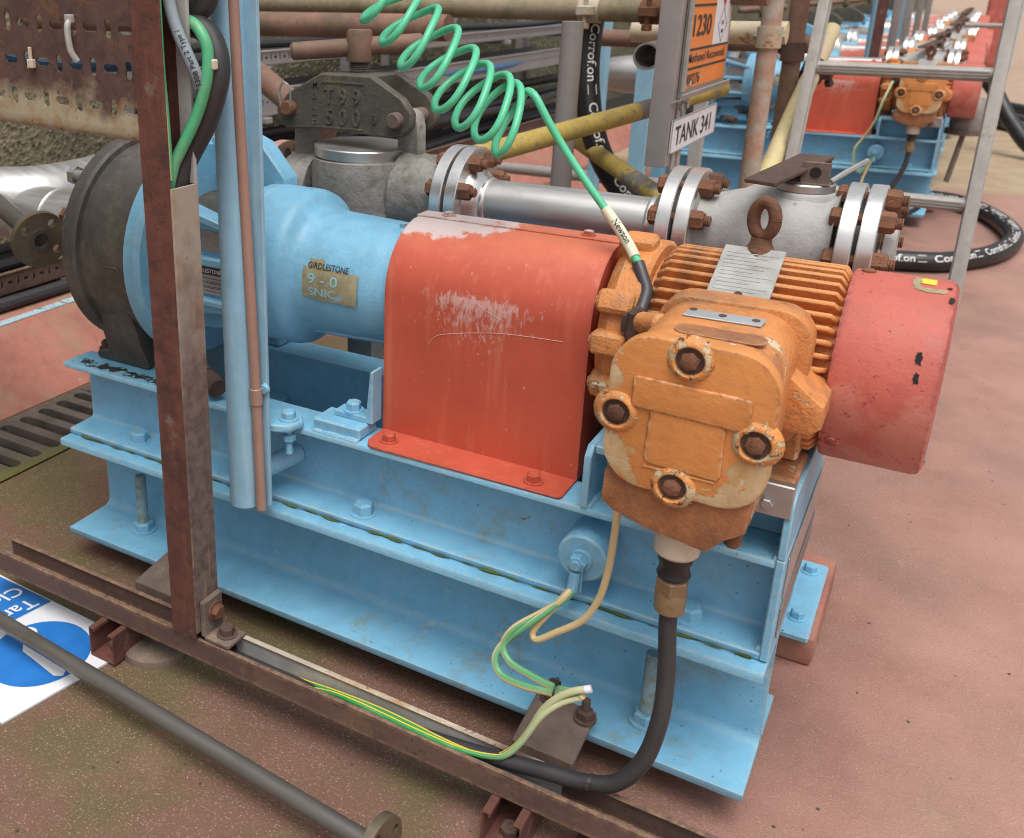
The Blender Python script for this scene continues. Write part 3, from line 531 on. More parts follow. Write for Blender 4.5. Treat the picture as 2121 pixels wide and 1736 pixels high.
def gpt(x,h): # point on the guard skin, h = height above the baseplate
    z=ZT+h
    if z<=.652: return V(x,.0648,z)
    a=math.asin(min(1,(z-.652)/.105)); return V(x,.17-.1052*math.cos(a),z)
for pts,r in (([(.752,.166),(.760,.178),(.775,.187),(.82,.198),(.87,.207),(.92,.211),(.965,.213)],.00045),([(.81,.262),(.84,.240),(.875,.226)],.0003)):
    g=G(); g.tube([gpt(*q) for q in pts],r,5,8); part('scratch',g,M['scratch'],gd,60)
# ---------------------------------------------------------------- centrifugal pump
AX=(0,.17,.64)
pump=thing('centrifugal_pump','centrifugal pump with dark cast casing and light blue bearing housing','pump',(.3,.17,ZT))
g=G(); g.lathe([(.052,.06),(.054,.185),(.060,.2),(.084,.2),(.090,.196),(.091,.187),(.196,.184),(.204,.176),(.204,.05)],AX,(1,0,0),72); cs=part('casing',g,M['casing'],pump,30)
g=G(); g.prism([(.040,ZT+.002),(.172,ZT+.002),(.172,ZT+.02),(.168,.47),(.176,.58),(.180,.64),(.088,.64),(.082,.52),(.074,.445),(.068,ZT+.024),(.040,ZT+.016)],(0,.0,0),(1,0,0),(0,0,1),(0,.34,0),.004)
for q_ in g.v:
    f_=min(max((q_.z-.435)/.19,0),1); e_=.050-.066*f_
    q_.y=e_+(q_.y/.34)*(.34-2*e_)
part('casing_foot',g,M['casing'],pump)
g=G(); g.bolt((.053,.068,ZT+.018),(0,0,1),.022,.014); part('bolt',g,M['darkbolt'],pump)
g=G(); g.lathe([(-.012,.05),(-.010,.135),(-.006,.14),(.03,.14),(.05,.13),(.052,.06)],AX,(1,0,0),48); sf=part('suction_flange',g,M['galvflange'],pump)
for k in range(6):
    a=R(25+60*k); p=V(-.008,.17-.118*math.cos(a),.64+.118*math.sin(a)); g=G(); g.bolt(p,(-1,0,0),.030,.02); part('bolt',g,M['rustbolt'],sf)
g=G(); p=V(.055,.17-.115,.64+.128+.005); g.cyl(p,p-V(.028,0,0),.0115,14); g.hexb(p-V(.028,0,0),(-1,0,0),.031,.016,.5); part('jacking_bolt',g,M['steelrough'],cs)
g=G(); g.lathe([(.2045,.1),(.206,.196),(.210,.2),(.236,.2),(.242,.194),(.244,.118)],AX,(1,0,0),64); part('back_plate',g,M['blue'],pump,30)
# lantern: front and rear side webs, top arm
for s in (1,-1):
    yf=lambda y:.17-s*(.17-y)
    g=G(); g.prism([(.23,.545),(.30,.555),(.42,.565),(.42,.71),(.37,.722),(.24,.757),(.225,.757)],(0,yf(.062),0),(1,0,0),(0,0,1),(0,s*.03,0),.004); wb=part('side_web',g,M['blue'],pump)
    if s==1:
        g=G(); g.prism([(.27,.735),(.40,.705),(.40,.718),(.27,.750)],(0,.048,0),(1,0,0),(0,0,1),(0,.016,0),.002); g.box((.27,.046,.648),(.41,.063,.664),.003); g.box((.27,.044,.575),(.41,.063,.590),.004); part('rib',g,M['blue'],wb)
        Mx=Matrix.Rotation(R(9),4,'Y'); 
        g=G(); g.box((.285,.0598,.672),(.385,.0615,.708),.0005); n1=part('nameplate',g,M['plate2'],wb)
        g=G(); text_flat(g,'T No/7',(.305,.0590,.693),(1,0,0),(0,0,1),.012); text_flat(g,'No 734',(.305,.0590,.677),(1,0,0),(0,0,1),.012); part('stamped_text',g,M['steelrough'],n1,0)
        g=G(); g.box((.285,.0598,.594),(.392,.0615,.645),.0005); n2=part('nameplate',g,M['plate'],wb)
        g=G(); g.box((.286,.0590,.630),(.391,.0597,.644)); 
        for k in range(3):
            z=.6+.0085*k
            for (a,b,c,d) in ((.30,z,.365,z+.0006),(.30,z+.006,.365,z+.0066),(.30,z,.3006,z+.006),(.3644,z,.365,z+.006)): g.box((a,.0592,b),(c,.0597,d))
        part('printed_table',g,M['black'],n2,0)
        g=G(); text_flat(g,'GIRDLESTONE',(.288,.0586,.6335),(1,0,0),(0,0,1),.0105,sx=.95); part('printed_text',g,M['letter'],n2,0)
g=G(); g.prism([(.235,.845),(.31,.857),(.350,.842),(.40,.785),(.40,.74),(.33,.785),(.235,.775)],(0,.185,0),(1,0,0),(0,0,1),(0,.04,0),.003); ar=part('top_arm',g,M['blue'],pump)
g=G(); g.cyl((.32,.1845,.825),(.32,.1825,.825),.0085,16); part('bolt_hole',g,M['darkhole'],ar)
g=G(); g.prism([(.235,.50),(.42,.52),(.42,.56),(.235,.545)],(0,.12,0),(1,0,0),(0,0,1),(0,.1,0),.004); part('bottom_arm',g,M['blue'],pump)
g=G(); g.cyl((.2425,.17,.64),(.3735,.17,.64),.110,32); part('seal_housing',g,M['casing'],pump)
g=G(); g.lathe([(.372,.06),(.374,.129),(.379,.1355),(.400,.137),(.403,.134),(.406,.137),(.466,.1365),(.478,.133),(.486,.125),(.492,.115),(.502,.108),(.53,.105),(.66,.100),(.672,.097),(.676,.05)],AX,(1,0,0),64); bh=part('bearing_housing',g,M['blue'],pump,30)
g=G(); g.prism([(.40,.535),(.52,.54),(.64,.545),(.66,.55),(.66,.58),(.4,.56)],(0,.12,0),(1,0,0),(0,0,1),(0,.1,0),.004); part('housing_web',g,M['blue'],bh)
g=G(); g.box((.655,.10,ZT+.004),(.672,.24,.56),.002); part('housing_foot',g,M['blue'],pump)
g=G(); g.cyl((.655,.155,.737),(.655,.155,.745),.006,10); part('grease_nipple',g,M['bluebolt'],bh)
def wrap(g,pts2,f,r,yc=.17,zc=.64):  # (x,angle-length) -> cylinder about the pump axis
    return g.add([(x,yc+r*math.cos(a),zc+r*math.sin(a)) for x,a in pts2],f)
def patch(x0,x1,a0,a1,r,nx=10,na=12,jit=.0,seed=1):
    rr=random.Random(seed); g=G(); pts=[];fs=[]
    for j in range(na+1):
        for i in range(nx+1):
            ex=(i in(0,nx)); ea=(j in(0,na)); pts.append((x0+(x1-x0)*i/nx+(rr.uniform(-jit,jit) if ex else 0),a0+(a1-a0)*j/na+(rr.uniform(-jit,jit)/r if ea else 0)))
    for j in range(na):
        for i in range(nx): fs.append([j*(nx+1)+i,j*(nx+1)+i+1,(j+1)*(nx+1)+i+1,(j+1)*(nx+1)+i])
    return wrap(g,pts,fs,r)
lb=part('maker_label',patch(.508,.622,R(161),R(190),.1063,jit=.002,seed=3),M['gold'],bh,40)
pp=patch(.528,.556,R(153),R(163.5),.1064,6,4,.002,5); part('maker_label',pp,M['gold'],bh,40)
def wtext(s,x0,ang,size,r,sx=1.0):
    v,f=text2d(s,size); g=G(); return wrap(g,[(x0+x*sx,ang-y/r) for x,y in v],f,r)
part('printed_text',wtext('GIRDLESTONE',.527,R(162),.0145,.1074,.82),M['black'],bh,0)
part('printed_text',wtext('9 - 0',.528,R(175.5),.024,.1070,1.3),M['labelblue'],bh,0); part('printed_text',wtext('SNIC',.530,R(186),.019,.1070,1.3),M['labelblue'],bh,0)
# ---------------------------------------------------------------- electric motor
def rsq(w,h,r,n=6):
    o=[]
    for cx_,cy_,a0 in ((w-r,h-r,0),(-w+r,h-r,90),(-w+r,-h+r,180),(w-r,-h+r,270)):
        for k in range(n+1): a=R(a0+90*k/n); o.append((cx_+r*math.cos(a),cy_+r*math.sin(a)))
    return o
def make_motor(full=True):
    mo=thing('electric_motor','orange electric motor with peeling terminal box and faded red fan cover','motor',(1.18,.17,.512))
    g=G(); g.lathe([(1.062,.06),(1.064,.104),(1.07,.1085),(1.305,.1085),(1.309,.10),(1.311,.05)],AX,(1,0,0),56); part('stator_frame',g,M['orange'],mo)
    fin=G(); fin.prism([(1.073,.104),(1.306,.104),(1.306,.112),(1.296,.1265),(1.086,.1265),(1.073,.115)],(0,0,-.0032),(1,0,0),(0,1,0),(0,0,.0064),.0016)
    angs=[a for a in range(-64,236,8)]
    jf=G(); first=None
    for a in angs:
        c,s=math.cos(R(a)),math.sin(R(a))
        if full:
            if first is None:
                first=mesh('cooling_fin',fin,M['orangefin'],35,V(0,0,0))
            o=bpy.data.objects.new('cooling_fin',first); col.objects.link(o); o.parent=mo; o.location=V(0,.17,.64)-ROOT[mo]; o.rotation_euler=(R(a),0,0)
        else: jf.add([(q.x,.17+q.y*c-q.z*s,.64+q.y*s+q.z*c) for q in fin.v],fin.f)
    if not full: part('cooling_fins',jf,M['orange'],mo)
    g=G(); g.lathe([(1.006,.05),(1.008,.09),(1.014,.112),(1.03,.126),(1.062,.128),(1.068,.122),(1.068,.06)],AX,(1,0,0),56); es=part('end_shield',g,M['orange'],mo)
    for a in (45,100,150,175,205,260,315,0):
        c,s=math.cos(R(a)),math.sin(R(a)); g=G(); Mx=Matrix.Translation((0,.17,.64))@Matrix.Rotation(R(a),4,'X'); g.box((1.012,.105,-.017),(1.062,.143,.017),.012,Mx,3); lg=part('clamp_lug',g,M['orange'],es)
        p=V(1.014,.17+.126*c,.64+.126*s); g=G(); g.hexb(p,(-1,0,0),.014,.005); part('bolt',g,M['orangerust'],lg)
    # fan cover
    g=G(); g.lathe([(1.306,.117),(1.306,.1235),(1.310,.125),(1.412,.125),(1.420,.1225),(1.424,.115),(1.424,.03)],AX,(1,0,0),72); fc=part('fan_cover',g,M['fan'],mo)
    for a in (88,146+68,-20,-90): 
        p=V(1.322,.17+.124*math.cos(R(a)),.64+.124*math.sin(R(a))); n=V(0,math.cos(R(a)),math.sin(R(a))); g=G(); g.lathe([(0,.0085),(.003,.0085),(.0045,.006),(.0048,.0)],p,n,16); part('screw',g,M['rustbolt'] if a==88 else M['fan'],fc)
    if full:
        part('sticker_remnant',patch(1.382,1.398,R(88),R(98),.1257,6,6,.001,2),M['yellow'],fc,40); part('sticker_remnant',patch(1.374,1.382,R(88),R(105),.1256,4,6,.002,4),M['gold'],fc,40); part('sticker_remnant',patch(1.380,1.41,R(103),R(107),.1256,8,3,.002,9),M['gold'],fc,40)
        for (x,a,w,h,sd) in ((1.396,152,.006,7,1),(1.397,163,.005,6,2),(1.417,112,.005,5,3),(1.4125,100,.006,2,6)): part('paint_loss',patch(x-w/2,x+w/2,R(a-h/2),R(a+h/2),.1255,4,6,.0012,sd),M['darkhole'],fc,40)
    for s in (1,-1):
        ya,yb=(.008,.105) if s==1 else (.235,.332)
        for (xa,xb) in ((1.085,1.14),(1.225,1.295)):
            g=G(); g.box((xa,ya,.5125),(xb,yb,.532),.003); ft=part('foot',g,M['orangerust'],mo)
            g=G(); g.box((xa+.008,(.06 if s==1 else .20),.532),(xb-.008,(.14 if s==1 else .28),.58),.004); part('foot_web',g,M['orange'],ft)
            g=G(); g.bolt(((xa+xb)/2-.012,ya+.026 if s==1 else yb-.03,.532),(0,0,1),.024,.016); part('bolt',g,M['steelrough'],ft)
    # lifting eye
    c=V(1.19,.17,.817); g=G(); rx=Matrix.Translation(c)@Matrix.Rotation(R(-22),4,'Z')@Matrix.Rotation(R(90),4,'X')
    pts=[rx@V(.0155*math.cos(2*PI*k/24)*1.0,.0225*math.sin(2*PI*k/24),0) for k in range(24)]; pts=[Vector(q) for q in pts]; g2=G(); g2.tube(pts+[pts[0]],.0085,10,2); g2.lathe([(0,.026),(.006,.026),(.010,.02),(.02,.014),(.028,.013)],(1.19,.17,.764),(0,0,1),20); part('lifting_eye',g2,M['rustbolt'],mo,60)
    # nameplates
    Mx=Matrix.Translation((0,.17,.64))@Matrix.Rotation(R(116),4,'X')
    g=G(); g.box((1.147,.1270,-.054),(1.224,.1285,.054),.0006,Mx); npl=part('nameplate',g,M['plate'],mo)
    g=G()
    for k in range(11): 
        z=-.040+.0075*k
        g.box((1.153,.1284,z),(1.218-(k%3)*.012,.1291,z+.0016),0,Mx)
    part('engraved_lines',g,M['plate'],npl,0)
    for (x,z) in ((1.186,-.046),(1.186,.043)):
        g=G(); p=Mx@V(x,.1285,z); g.lathe([(0,.0055),(.002,.005),(.0025,0)],p,Mx.to_3x3()@V(0,1,0),12); part('rivet',g,M['darkbolt'],npl)
    # terminal box: body, cover, gland chamber
    cx_,cz=1.190,.650; tb=None
    g=G(); g.prism(rsq(.083,.086,.045),(cx_,.055,cz+.002),(1,0,0),(0,0,1),(0,-.181,0),.003,2); tb=part('terminal_box',g,M['orange'],mo)
    g=G(); g.prism(rsq(.092,.090,.04),(cx_+.004,.062,cz+.003),(1,0,0),(0,0,1),(0,-.045,0),.006,2); part('box_neck',g,M['orange'],tb)
    g=G(); g.prism([(-.03,-.06),(.012,-.06),(.024,-.05),(.024,-.02),(-.03,.02)],(1.29,-.02,.665),(1,0,0),(0,0,1),(0,.09,0),.008,2); part('box_ear',g,M['orange'],tb)
    g=G(); g.prism(rsq(.079,.082,.044),(cx_,-.125,cz),(1,0,0),(0,0,1),(0,-.009,0)); part('gasket',g,M['darkbolt'],tb,0)
    g=G(); g.prism(rsq(.091,.093,.048,8),(cx_,-.1325,cz),(1,0,0),(0,0,1),(0,-.026,0),.0045,2); cv=part('cover',g,M['orangecover'],tb)
    g=G(); g.prism([(-.062,.050),(.064,.048),(.066,.046),(.066,.010),(.064,.008),(-.060,.012),(-.062,.014)],(cx_,-.1583,cz-.004),(1,0,0),(0,0,1),(0,-.0048,0),.0030,3); part('raised_panel',g,M['orangecover'],cv); g=G(); g.prism([(-.040,.020),(.042,.020),(.044,-.050),(.040,-.056),(-.036,-.054),(-.042,-.048)],(cx_,-.1583,cz-.004),(1,0,0),(0,0,1),(0,-.0030,0),.0022,3); part('raised_panel',g,M['orangecover'],cv)
    if full:
        g=G(); text_flat(g,'III DO NOT OPEN',(cx_-.040,-.1592,cz-.066),(1,0,0),(0,0,1),.010,sx=.95,th=.0016) if False else g.box((cx_-.042,-.1605,cz-.064),(cx_+.038,-.1580,cz-.0615),.0008); part('cast_rib',g,M['orangecover'],cv)
    for (dx,dz,ca) in ((-.004,.074,90),(-.078,-.004,180),(.074,-.006,0),(-.006,-.080,270)):
        p=V(cx_+dx,-.1545,cz+dz); g=G(); g.lathe([(0,.0285),(.004,.0255),(.008,.0222),(.0098,.0200),(.0100,.0178),(.008,.0160),(.002,.0155)],p,(0,-1,0),28); bo=part('bolt_boss',g,M['bossrim'],cv)
        g=G(); g.cyl(p+V(0,-.001,0),p+V(0,-.0046,0),.0158,20); part('boss_floor',g,M['darkbolt'],bo); g=G(); g.hexb(p+V(0,-.004,0),(0,-1,0),.0190,.0062,.3); part('bolt',g,M['rustbolt'],bo)
    g=G(); g.prism([(.0,.0),(.088,.004),(.090,.028),(.004,.024)],(1.148,-.052,.7385),(1,0,0),(0,1,.06),(0,0,.0018),.0005); p2=part('nameplate',g,M['galvflange'],tb)
    for (x,y) in ((1.156,-.030),(1.191,-.036),(1.228,-.034)): g=G(); g.lathe([(0,.005),(.002,.0045),(.0024,0)],(x,y,.7403),(0,0,1),10); part('rivet',g,M['darkbolt'],p2)
    g=G(); g.prism(rsq(.05,.017,.015),(cx_+.012,-.098,.7380),(1,.0,0),(0,1,0),(0,0,.0022),.0008); part('blank_plate',g,M['orangerust'],tb)
    g=G(); g.prism([(-.086,.018),(-.087,-.024),(-.072,-.034),(-.03,-.046),(.040,-.056),(.056,-.036),(.078,-.020),(.080,.022)],(1.188,-.150,.548),(1,0,0),(0,0,1),(0,.115,0),.004,2); gc=part('gland_chamber',g,M['orangerust'],tb)
    g=G(); g.cyl((1.252,-.13,.520),(1.252,-.13,.500),.010,12,.003); part('plug',g,M['rustbolt'],gc)
    # earth stud with lead boot
    g=G(); g.box((1.052,.034,.672),(1.088,.066,.698),.004,None,2); g.box((1.062,.026,.664),(1.074,.075,.706),.003); et=part('earth_terminal',g,M['darkbolt'],mo); 
    g=G(); g.cyl((1.085,.01,.700),(1.12,-.02,.712),.014,12,.004); part('breather',g,M['orange'],mo)
    return mo
motor=make_motor(True)
# gland string and supply cable
gl=thing('cable_gland','cream and brass cable gland screwed into the underside of the orange terminal box','cable gland',(1.188,-.108,.386))
g=G(); g.lathe([(0,.024),(.004,.027),(.036,.027),(.040,.026)],(1.188,-.108,.458),(0,0,1),28); part('reducer',g,M['cream'],gl)
g=G(); g.lathe([(0,.019),(.004,.0205),(.010,.018),(.020,.0185),(.024,.021),(.032,.0215),(.035,.019)],(1.188,-.108,.425),(0,0,1),28); part('rubber_seal',g,M['rubber'],gl)
g=G(); g.hexb((1.188,-.108,.404),(0,0,1),.036,.020,.1); g.cyl((1.188,-.108,.418),(1.188,-.108,.428),.0175,24,.001); part('lock_nut',g,M['brass'],gl)
g=G(); g.lathe([(0,.015),(.003,.0185),(.028,.0195),(.031,.018)],(1.188,-.108,.374),(0,0,1),28); part('body',g,M['brass'],gl)
CABLE=[(1.188,-.108,.380),(1.190,-.112,.355),(1.198,-.122,.292),(1.201,-.138,.236),(1.191,-.153,.178),(1.164,-.165,.137),(1.124,-.171,.121),(1.07,-.172,.112),(1.008,-.172,.100),(.93,-.172,.088),(.80,-.172,.0755),(.6,-.172,.0745),(.45,-.172,.0745)]
g=G(); g.tube(CABLE,.0112,16,10); cb=solo('power_cable',g,M['blackcable'],'thick black cable curving from the brass gland down into the rusty rail','cable')
p=Vector((1.131,-.171,.1225)); g=G(); g.ring(p-V(.002,0,0),p+V(.002,0,0),.0128,.0112,16); g.box((1.128,-.187,.124),(1.134,-.182,.132),.0008); part('cable_tie',g,M['black'],cb)

# ---------------------------------------------------------------- earth wires
W1=[(1.101,-.055,.50),(1.1,-.06,.47),(1.099,-.06,.426),(1.096,-.06,.374),(1.088,-.062,.326),(1.069,-.065,.286),(1.034,-.067,.253),(1.008,-.067,.231),(1.0,-.062,.239),(1.014,-.055,.266),(1.033,-.045,.296),(1.0395,-.032,.305)]
W2=[(1.042,-.032,.305),(1.033,-.045,.292),(1.008,-.06,.271),(.978,-.08,.247),(.967,-.09,.221),(.982,-.1,.205),(1.019,-.11,.203),(1.057,-.12,.207),(1.082,-.125,.216),(1.103,-.13,.232)]
W3=[(1.038,-.030,.303),(1.024,-.05,.284),(.998,-.07,.258),(.97,-.085,.227),(.960,-.1,.203),(.974,-.11,.186),(1.009,-.12,.190),(1.046,-.125,.199),(1.078,-.13,.209),(1.100,-.135,.224)]
W4=[(1.109,-.132,.236),(1.089,-.138,.228),(1.069,-.142,.211),(1.052,-.147,.187),(1.04,-.155,.156),(1.025,-.165,.126),(1.002,-.174,.104),(.968,-.181,.098),(.923,-.182,.098),(.868,-.178,.098),(.811,-.174,.096),(.742,-.170,.089),(.686,-.166,.080),(.6,-.165,.0715)]
W5=[(1.099,-.135,.22),(1.075,-.143,.206),(1.052,-.153,.180),(1.033,-.166,.140),(1.015,-.178,.116),(.991,-.182,.106),(.95,-.190,.1045),(.896,-.1915,.1045),(.832,-.1895,.1045),(.781,-.187,.1035),(.727,-.181,.094),(.66,-.179,.0735)]
for nm,w,r,lab in (('W1',W1,.0050,'faded green-yellow earth wire drooping from the terminal box to the blue boss'),('W2',W2,.0050,'upper faded earth wire loop running from the blue boss lug to the cable tie'),('W3',W3,.0052,'lower faded earth wire loop running from the blue boss lug to the cable tie')):
    g=G(); g.tube(w,r,10,8); o=solo('earth_wire',g,M['gyfade'],lab,'wire')
for w,r,m,lab in ((W4,.0050,'gy','green and yellow earth wire lying along the middle of the rusty rail'),(W5,.0042,'gy','thinner yellow earth wire lying against the front lip of the rusty rail')):
    g=G(); g.tube(w,r,10,8); o=solo('earth_wire',g,M[m],lab,'wire')
    if r>.0045: g=G(); g.cyl((1.1095,-.1318,.2365),(1.102,-.1340,.2335),.0054,12); part('taped_end',g,M['white'],o)
g=G(); p=V(1.062,-.128,.209); g.ring(p-V(.0015,0,0),p+V(.0015,0,0),.014,.0128,14); g.box((1.060,-.133,.221),(1.065,-.128,.232),.0008); solo('cable_tie',g,M['black'],'small black cable tie binding the faded earth wire loops','cable tie')

# ---------------------------------------------------------------- rusty rail on the floor struts
rail=thing('cable_rail','rusty upturned steel channel rail holding the cables along the pump base','channel rail',(.6,-.17,.063))
y0,y1,z0,z1=-.199,-.150,.0635,.1045
g=G(); g.prism([(y0,z0),(y1,z0),(y1,z1),(y1-.008,z1),(y1-.008,z1-.003),(y1-.003,z1-.003),(y1-.003,z0+.003),(y0+.003,z0+.003),(y0+.003,z1-.003),(y0+.007,z1-.003),(y0+.007,z1),(y0,z1)],(-.02,0,0),(0,1,0),(0,0,1),(1.315,0,0),.0009); part('channel',g,M['railrust'],rail)
g=G(); g.box((.53,-.1775,.0668),(1.09,-.1535,.0690)); part('zinc_liner',g,M['galv'],rail,0)
g=G(); g.box((.50,y1-.0085,z1+.0001),(1.12,y1+.0006,z1+.0012),.0003); part('zinc_lip',g,M['galvrust'],rail)
g=G(); g.box((.53,-.1555,.0692),(1.09,-.1532,.1008),.0005); part('zinc_liner',g,M['galv'],rail,0)
for k,x in enumerate((.295,1.036)):
    st=thing('strut_bracket','rusty square strut %s, under the cable rail'%('beside the blue sign' if k==0 else 'below the black power cable'),'bracket',(x,-.1,.005))
    h=.0285; g=G(); yA,yB=-.232,.03
    g.prism([(-h,0),(h,0),(h,.0575),(h-.012,.0575),(h-.012,.050),(h-.009,.050),(h-.009,.0545),(h-.003,.0545),(h-.003,.003),(-h+.003,.003),(-h+.003,.0545),(-h+.009,.0545),(-h+.009,.050),(-h+.012,.050),(-h+.012,.0575),(-h,.0575)],(x,yA,.005),(1,0,0),(0,0,1),(0,yB-yA,0),.0008); part('strut',g,M['rustpost'],st)
    g=G(); g.hexb((x,yA+.035,.0085),(0,0,1),.024,.013); part('bolt',g,M['darkbolt'],st)
    g=G(); Mx=Matrix.Translation((x+.005,-.052,.082))@Matrix.Rotation(R(9),4,'X'); g.box((-.046,-.05,-.005),(.046,.05,.005),.002,Mx); cl=part('clamp_plate',g,M['bracket'],st)
    g=G(); g.box((x-.041,-.105,.05),(x+.051,-.096,.079),.002); part('clamp_lip',g,M['bracket'],cl)
    for dx in ((-.022,.034) if k else (.022,)): g=G(); q=Mx@V(dx,.030 if dx>0 else .042,.005); g.bolt(q,(0,0,1),.022,.014,stud=.018); part('bolt',g,M['darkbolt'],cl)
g=G(); g.lathe([(0,.062),(.012,.060),(.016,.052),(.017,.0)],(.345,-.150,0),(0,0,1),28); g.cyl((.345,-.145,.015),(.345,-.145,.0625),.016,14); solo('support_stand',g,M['bracket'],'round metal foot under the rusty rail beside the blue sign','stand')
g=G(); g.cyl((1.165,-.140,.0),(1.165,-.140,.063),.020,16); g.lathe([(0,.05),(.008,.05),(.01,.02)],(1.165,-.14,0),(0,0,1),20); solo('support_stand',g,M['rustpost'],'short rusty post under the rail beside the hanging power cable','stand')

# ---------------------------------------------------------------- rusty cable post, bracket, perforated tray
post=thing('cable_post','tall rusty channel post standing on the rail with cables inside','post',(.462,-.17,.105))
g=G(); g.prism([(.437,-.2035),(.487,-.2035),(.487,-.1995),(.441,-.1995),(.441,-.1525),(.487,-.1525),(.487,-.1485),(.437,-.1485)],(0,0,.1055),(1,0,0),(0,1,0),(0,0,1.25),.0008); part('channel',g,M['rustpost'],post)
g=G(); g.box((.4872,-.2035,.118),(.4905,-.1480,.842),.0008); cvp=part('cover_strip',g,M['strip'],post)
g=G(); g.box((.468,-.1545,.842),(.4900,-.1527,1.36),.0005); g.box((.4872,-.1527,.842),(.4900,-.1480,1.36),.0005); part('rear_edge',g,M['galv'],post)
g=G(); g.box((.452,-.170,.955),(.520,-.135,.968),.003); part('cleat',g,M['galv'],post) if False else None
g=G(); g.box((.4907,-.196,.1052),(.5010,-.150,.176),.002); g.box((.4907,-.196,.1052),(.548,-.150,.1135),.002); bk=part('angle_bracket',g,M['bracket'],post)
g=G(); g.bolt((.526,-.172,.1135),(0,0,1),.022,.014); part('bolt',g,M['darkbolt'],bk); g=G(); g.bolt((.501,-.170,.148),(1,0,0),.022,.010,rot=.8); part('bolt',g,M['rustbolt'],bk)
pt=thing('perforated_tray','rusted perforated steel cable tray with slots, fixed to the cable post','cable tray',(.2,-.19,.912))
def sl(i,j): return (.0265,.0115,0,0) if (i+j)%2 else (.0115,.0245,0,0)
g=G(); g.slots((-.10,-.196,.932),(1,0,-.028),(0,0,1),16,7,.0335,.052,sl,.0022,(0,1,0)); part('sheet',g,M['tray'],pt,20)
g=G(); Mx=None
poly=[(-.0022,.0),(.0,.0),(.0,-.010),(.004,-.016),(.012,-.018),(.012,-.016),(.005,-.0145),(-.0,-.009)]
a=[];
for x,dz in ((-.10,0),(.4355,-.015)):
    for q in ((0,0),(0,-.010),(.003,-.016),(.010,-.019),(.0105,-.0175),(.0045,-.0145),(.0022,-.009),(.0022,0)): a.append((x,-.196+q[0],.932+dz+q[1]))
g.add(a,[[i,(i+1)%8,8+(i+1)%8,8+i] for i in range(8)]); part('rolled_edge',g,M['tray'],pt,60)
g=G(); g.tube([(.318,-.198,1.058),(.320,-.2065,1.05),(.322,-.2065,1.02),(.327,-.200,1.004)],.0045,8,6); g.box((.312,-.204,1.055),(.325,-.1965,1.066),.001); part('strap',g,M['galv'],pt)
g=G(); g.box((.226,-.204,.9905),(.238,-.1965,1.003),.0012); g.box((.230,-.203,1.002),(.235,-.199,1.020),.0008); solo('cable_tie',g,M['cream'],'cream cable tie through a slot of the rusted perforated tray','cable tie')
for (pts,r,m,lab) in (([(.0,-.17,1.095),(.2,-.165,1.085),(.42,-.165,1.078)],.006,'gyold','green earth cable running behind the rusted perforated tray'),([(-.05,-.16,1.02),(.2,-.15,.99),(.42,-.15,1.0)],.008,'bluecable','blue cable running behind the rusted perforated tray')):
    g=G(); g.tube(pts,r,8,6); solo('cable',g,M[m],lab,'cable')
BC=[(.463,-.176,.70),(.463,-.172,.80),(.466,-.158,.85),(.474,-.145,.88),(.498,-.135,.925),(.515,-.13,.971),(.517,-.125,1.003),(.504,-.12,1.033),(.484,-.12,1.05),(.455,-.125,1.055)]
g=G(); g.tube(BC,.0165,14,8); solo('cable',g,M['blackcable'],'thick black cable looping out of the rusty post','cable')
g=G(); g.tube([(.435,-.118,1.055),(.454,-.115,1.062),(.47,-.112,1.072),(.484,-.108,1.086),(.50,-.105,1.13)],.018,12,6); solo('cable',g,M['blackcable'],'thick black cable rising behind the top of the rusty post','cable')
GYc=[(.470,-.190,.70),(.470,-.188,.82),(.474,-.180,.865),(.482,-.172,.889),(.502,-.158,.936),(.516,-.151,.982),(.517,-.146,1.019),(.508,-.145,1.042),(.486,-.140,1.058),(.45,-.135,1.06)]
g=G(); g.tube(GYc,.0082,12,8); o=solo('earth_cable',g,M['gyold'],'green earth cable with pale stripes lying over the black cable loop','cable'); g=G(); g.box((.521,-.150,.998),(.530,-.140,1.012),.002); part('cable_tie',g,M['cream'],o)
g=G(); g.tube([(.478,-.192,1.35),(.476,-.192,1.032),(.479,-.192,.937),(.480,-.192,.852)],.0042,8,6); solo('earth_wire',g,M['gyold'],'thin green earth wire running straight down inside the rusty post','wire')
GR=[(.468,-.170,1.14),(.474,-.170,1.092),(.479,-.170,1.068),(.489,-.169,1.041),(.501,-.166,1.014),(.507,-.159,.989),(.499,-.146,.968),(.475,-.128,.956),(.44,-.10,.95),(.40,-.07,.955)]
g=G(); g.tube(GR,.0085,12,8); o=solo('cable',g,M['greycable'],'grey cable with printed markings hanging behind the rusty post','cable')
pth=catmull([Vector(q) for q in GR],8); g=G(); text_tube(g,'pENspecial BS 5308 Part 2 Type 1',pth,.225,Vector((.60,-.78,.15)),.0095,.0085,-1); part('printed_text',g,M['black'],o,0)
g=G(); g.cyl((.44,-.10,.952),(.53,-.10,.957),.011,12,.002); solo('stub_pin',g,M['galvrust'],'short corroded metal pin sticking out behind the black cable loop','pin') if False else None

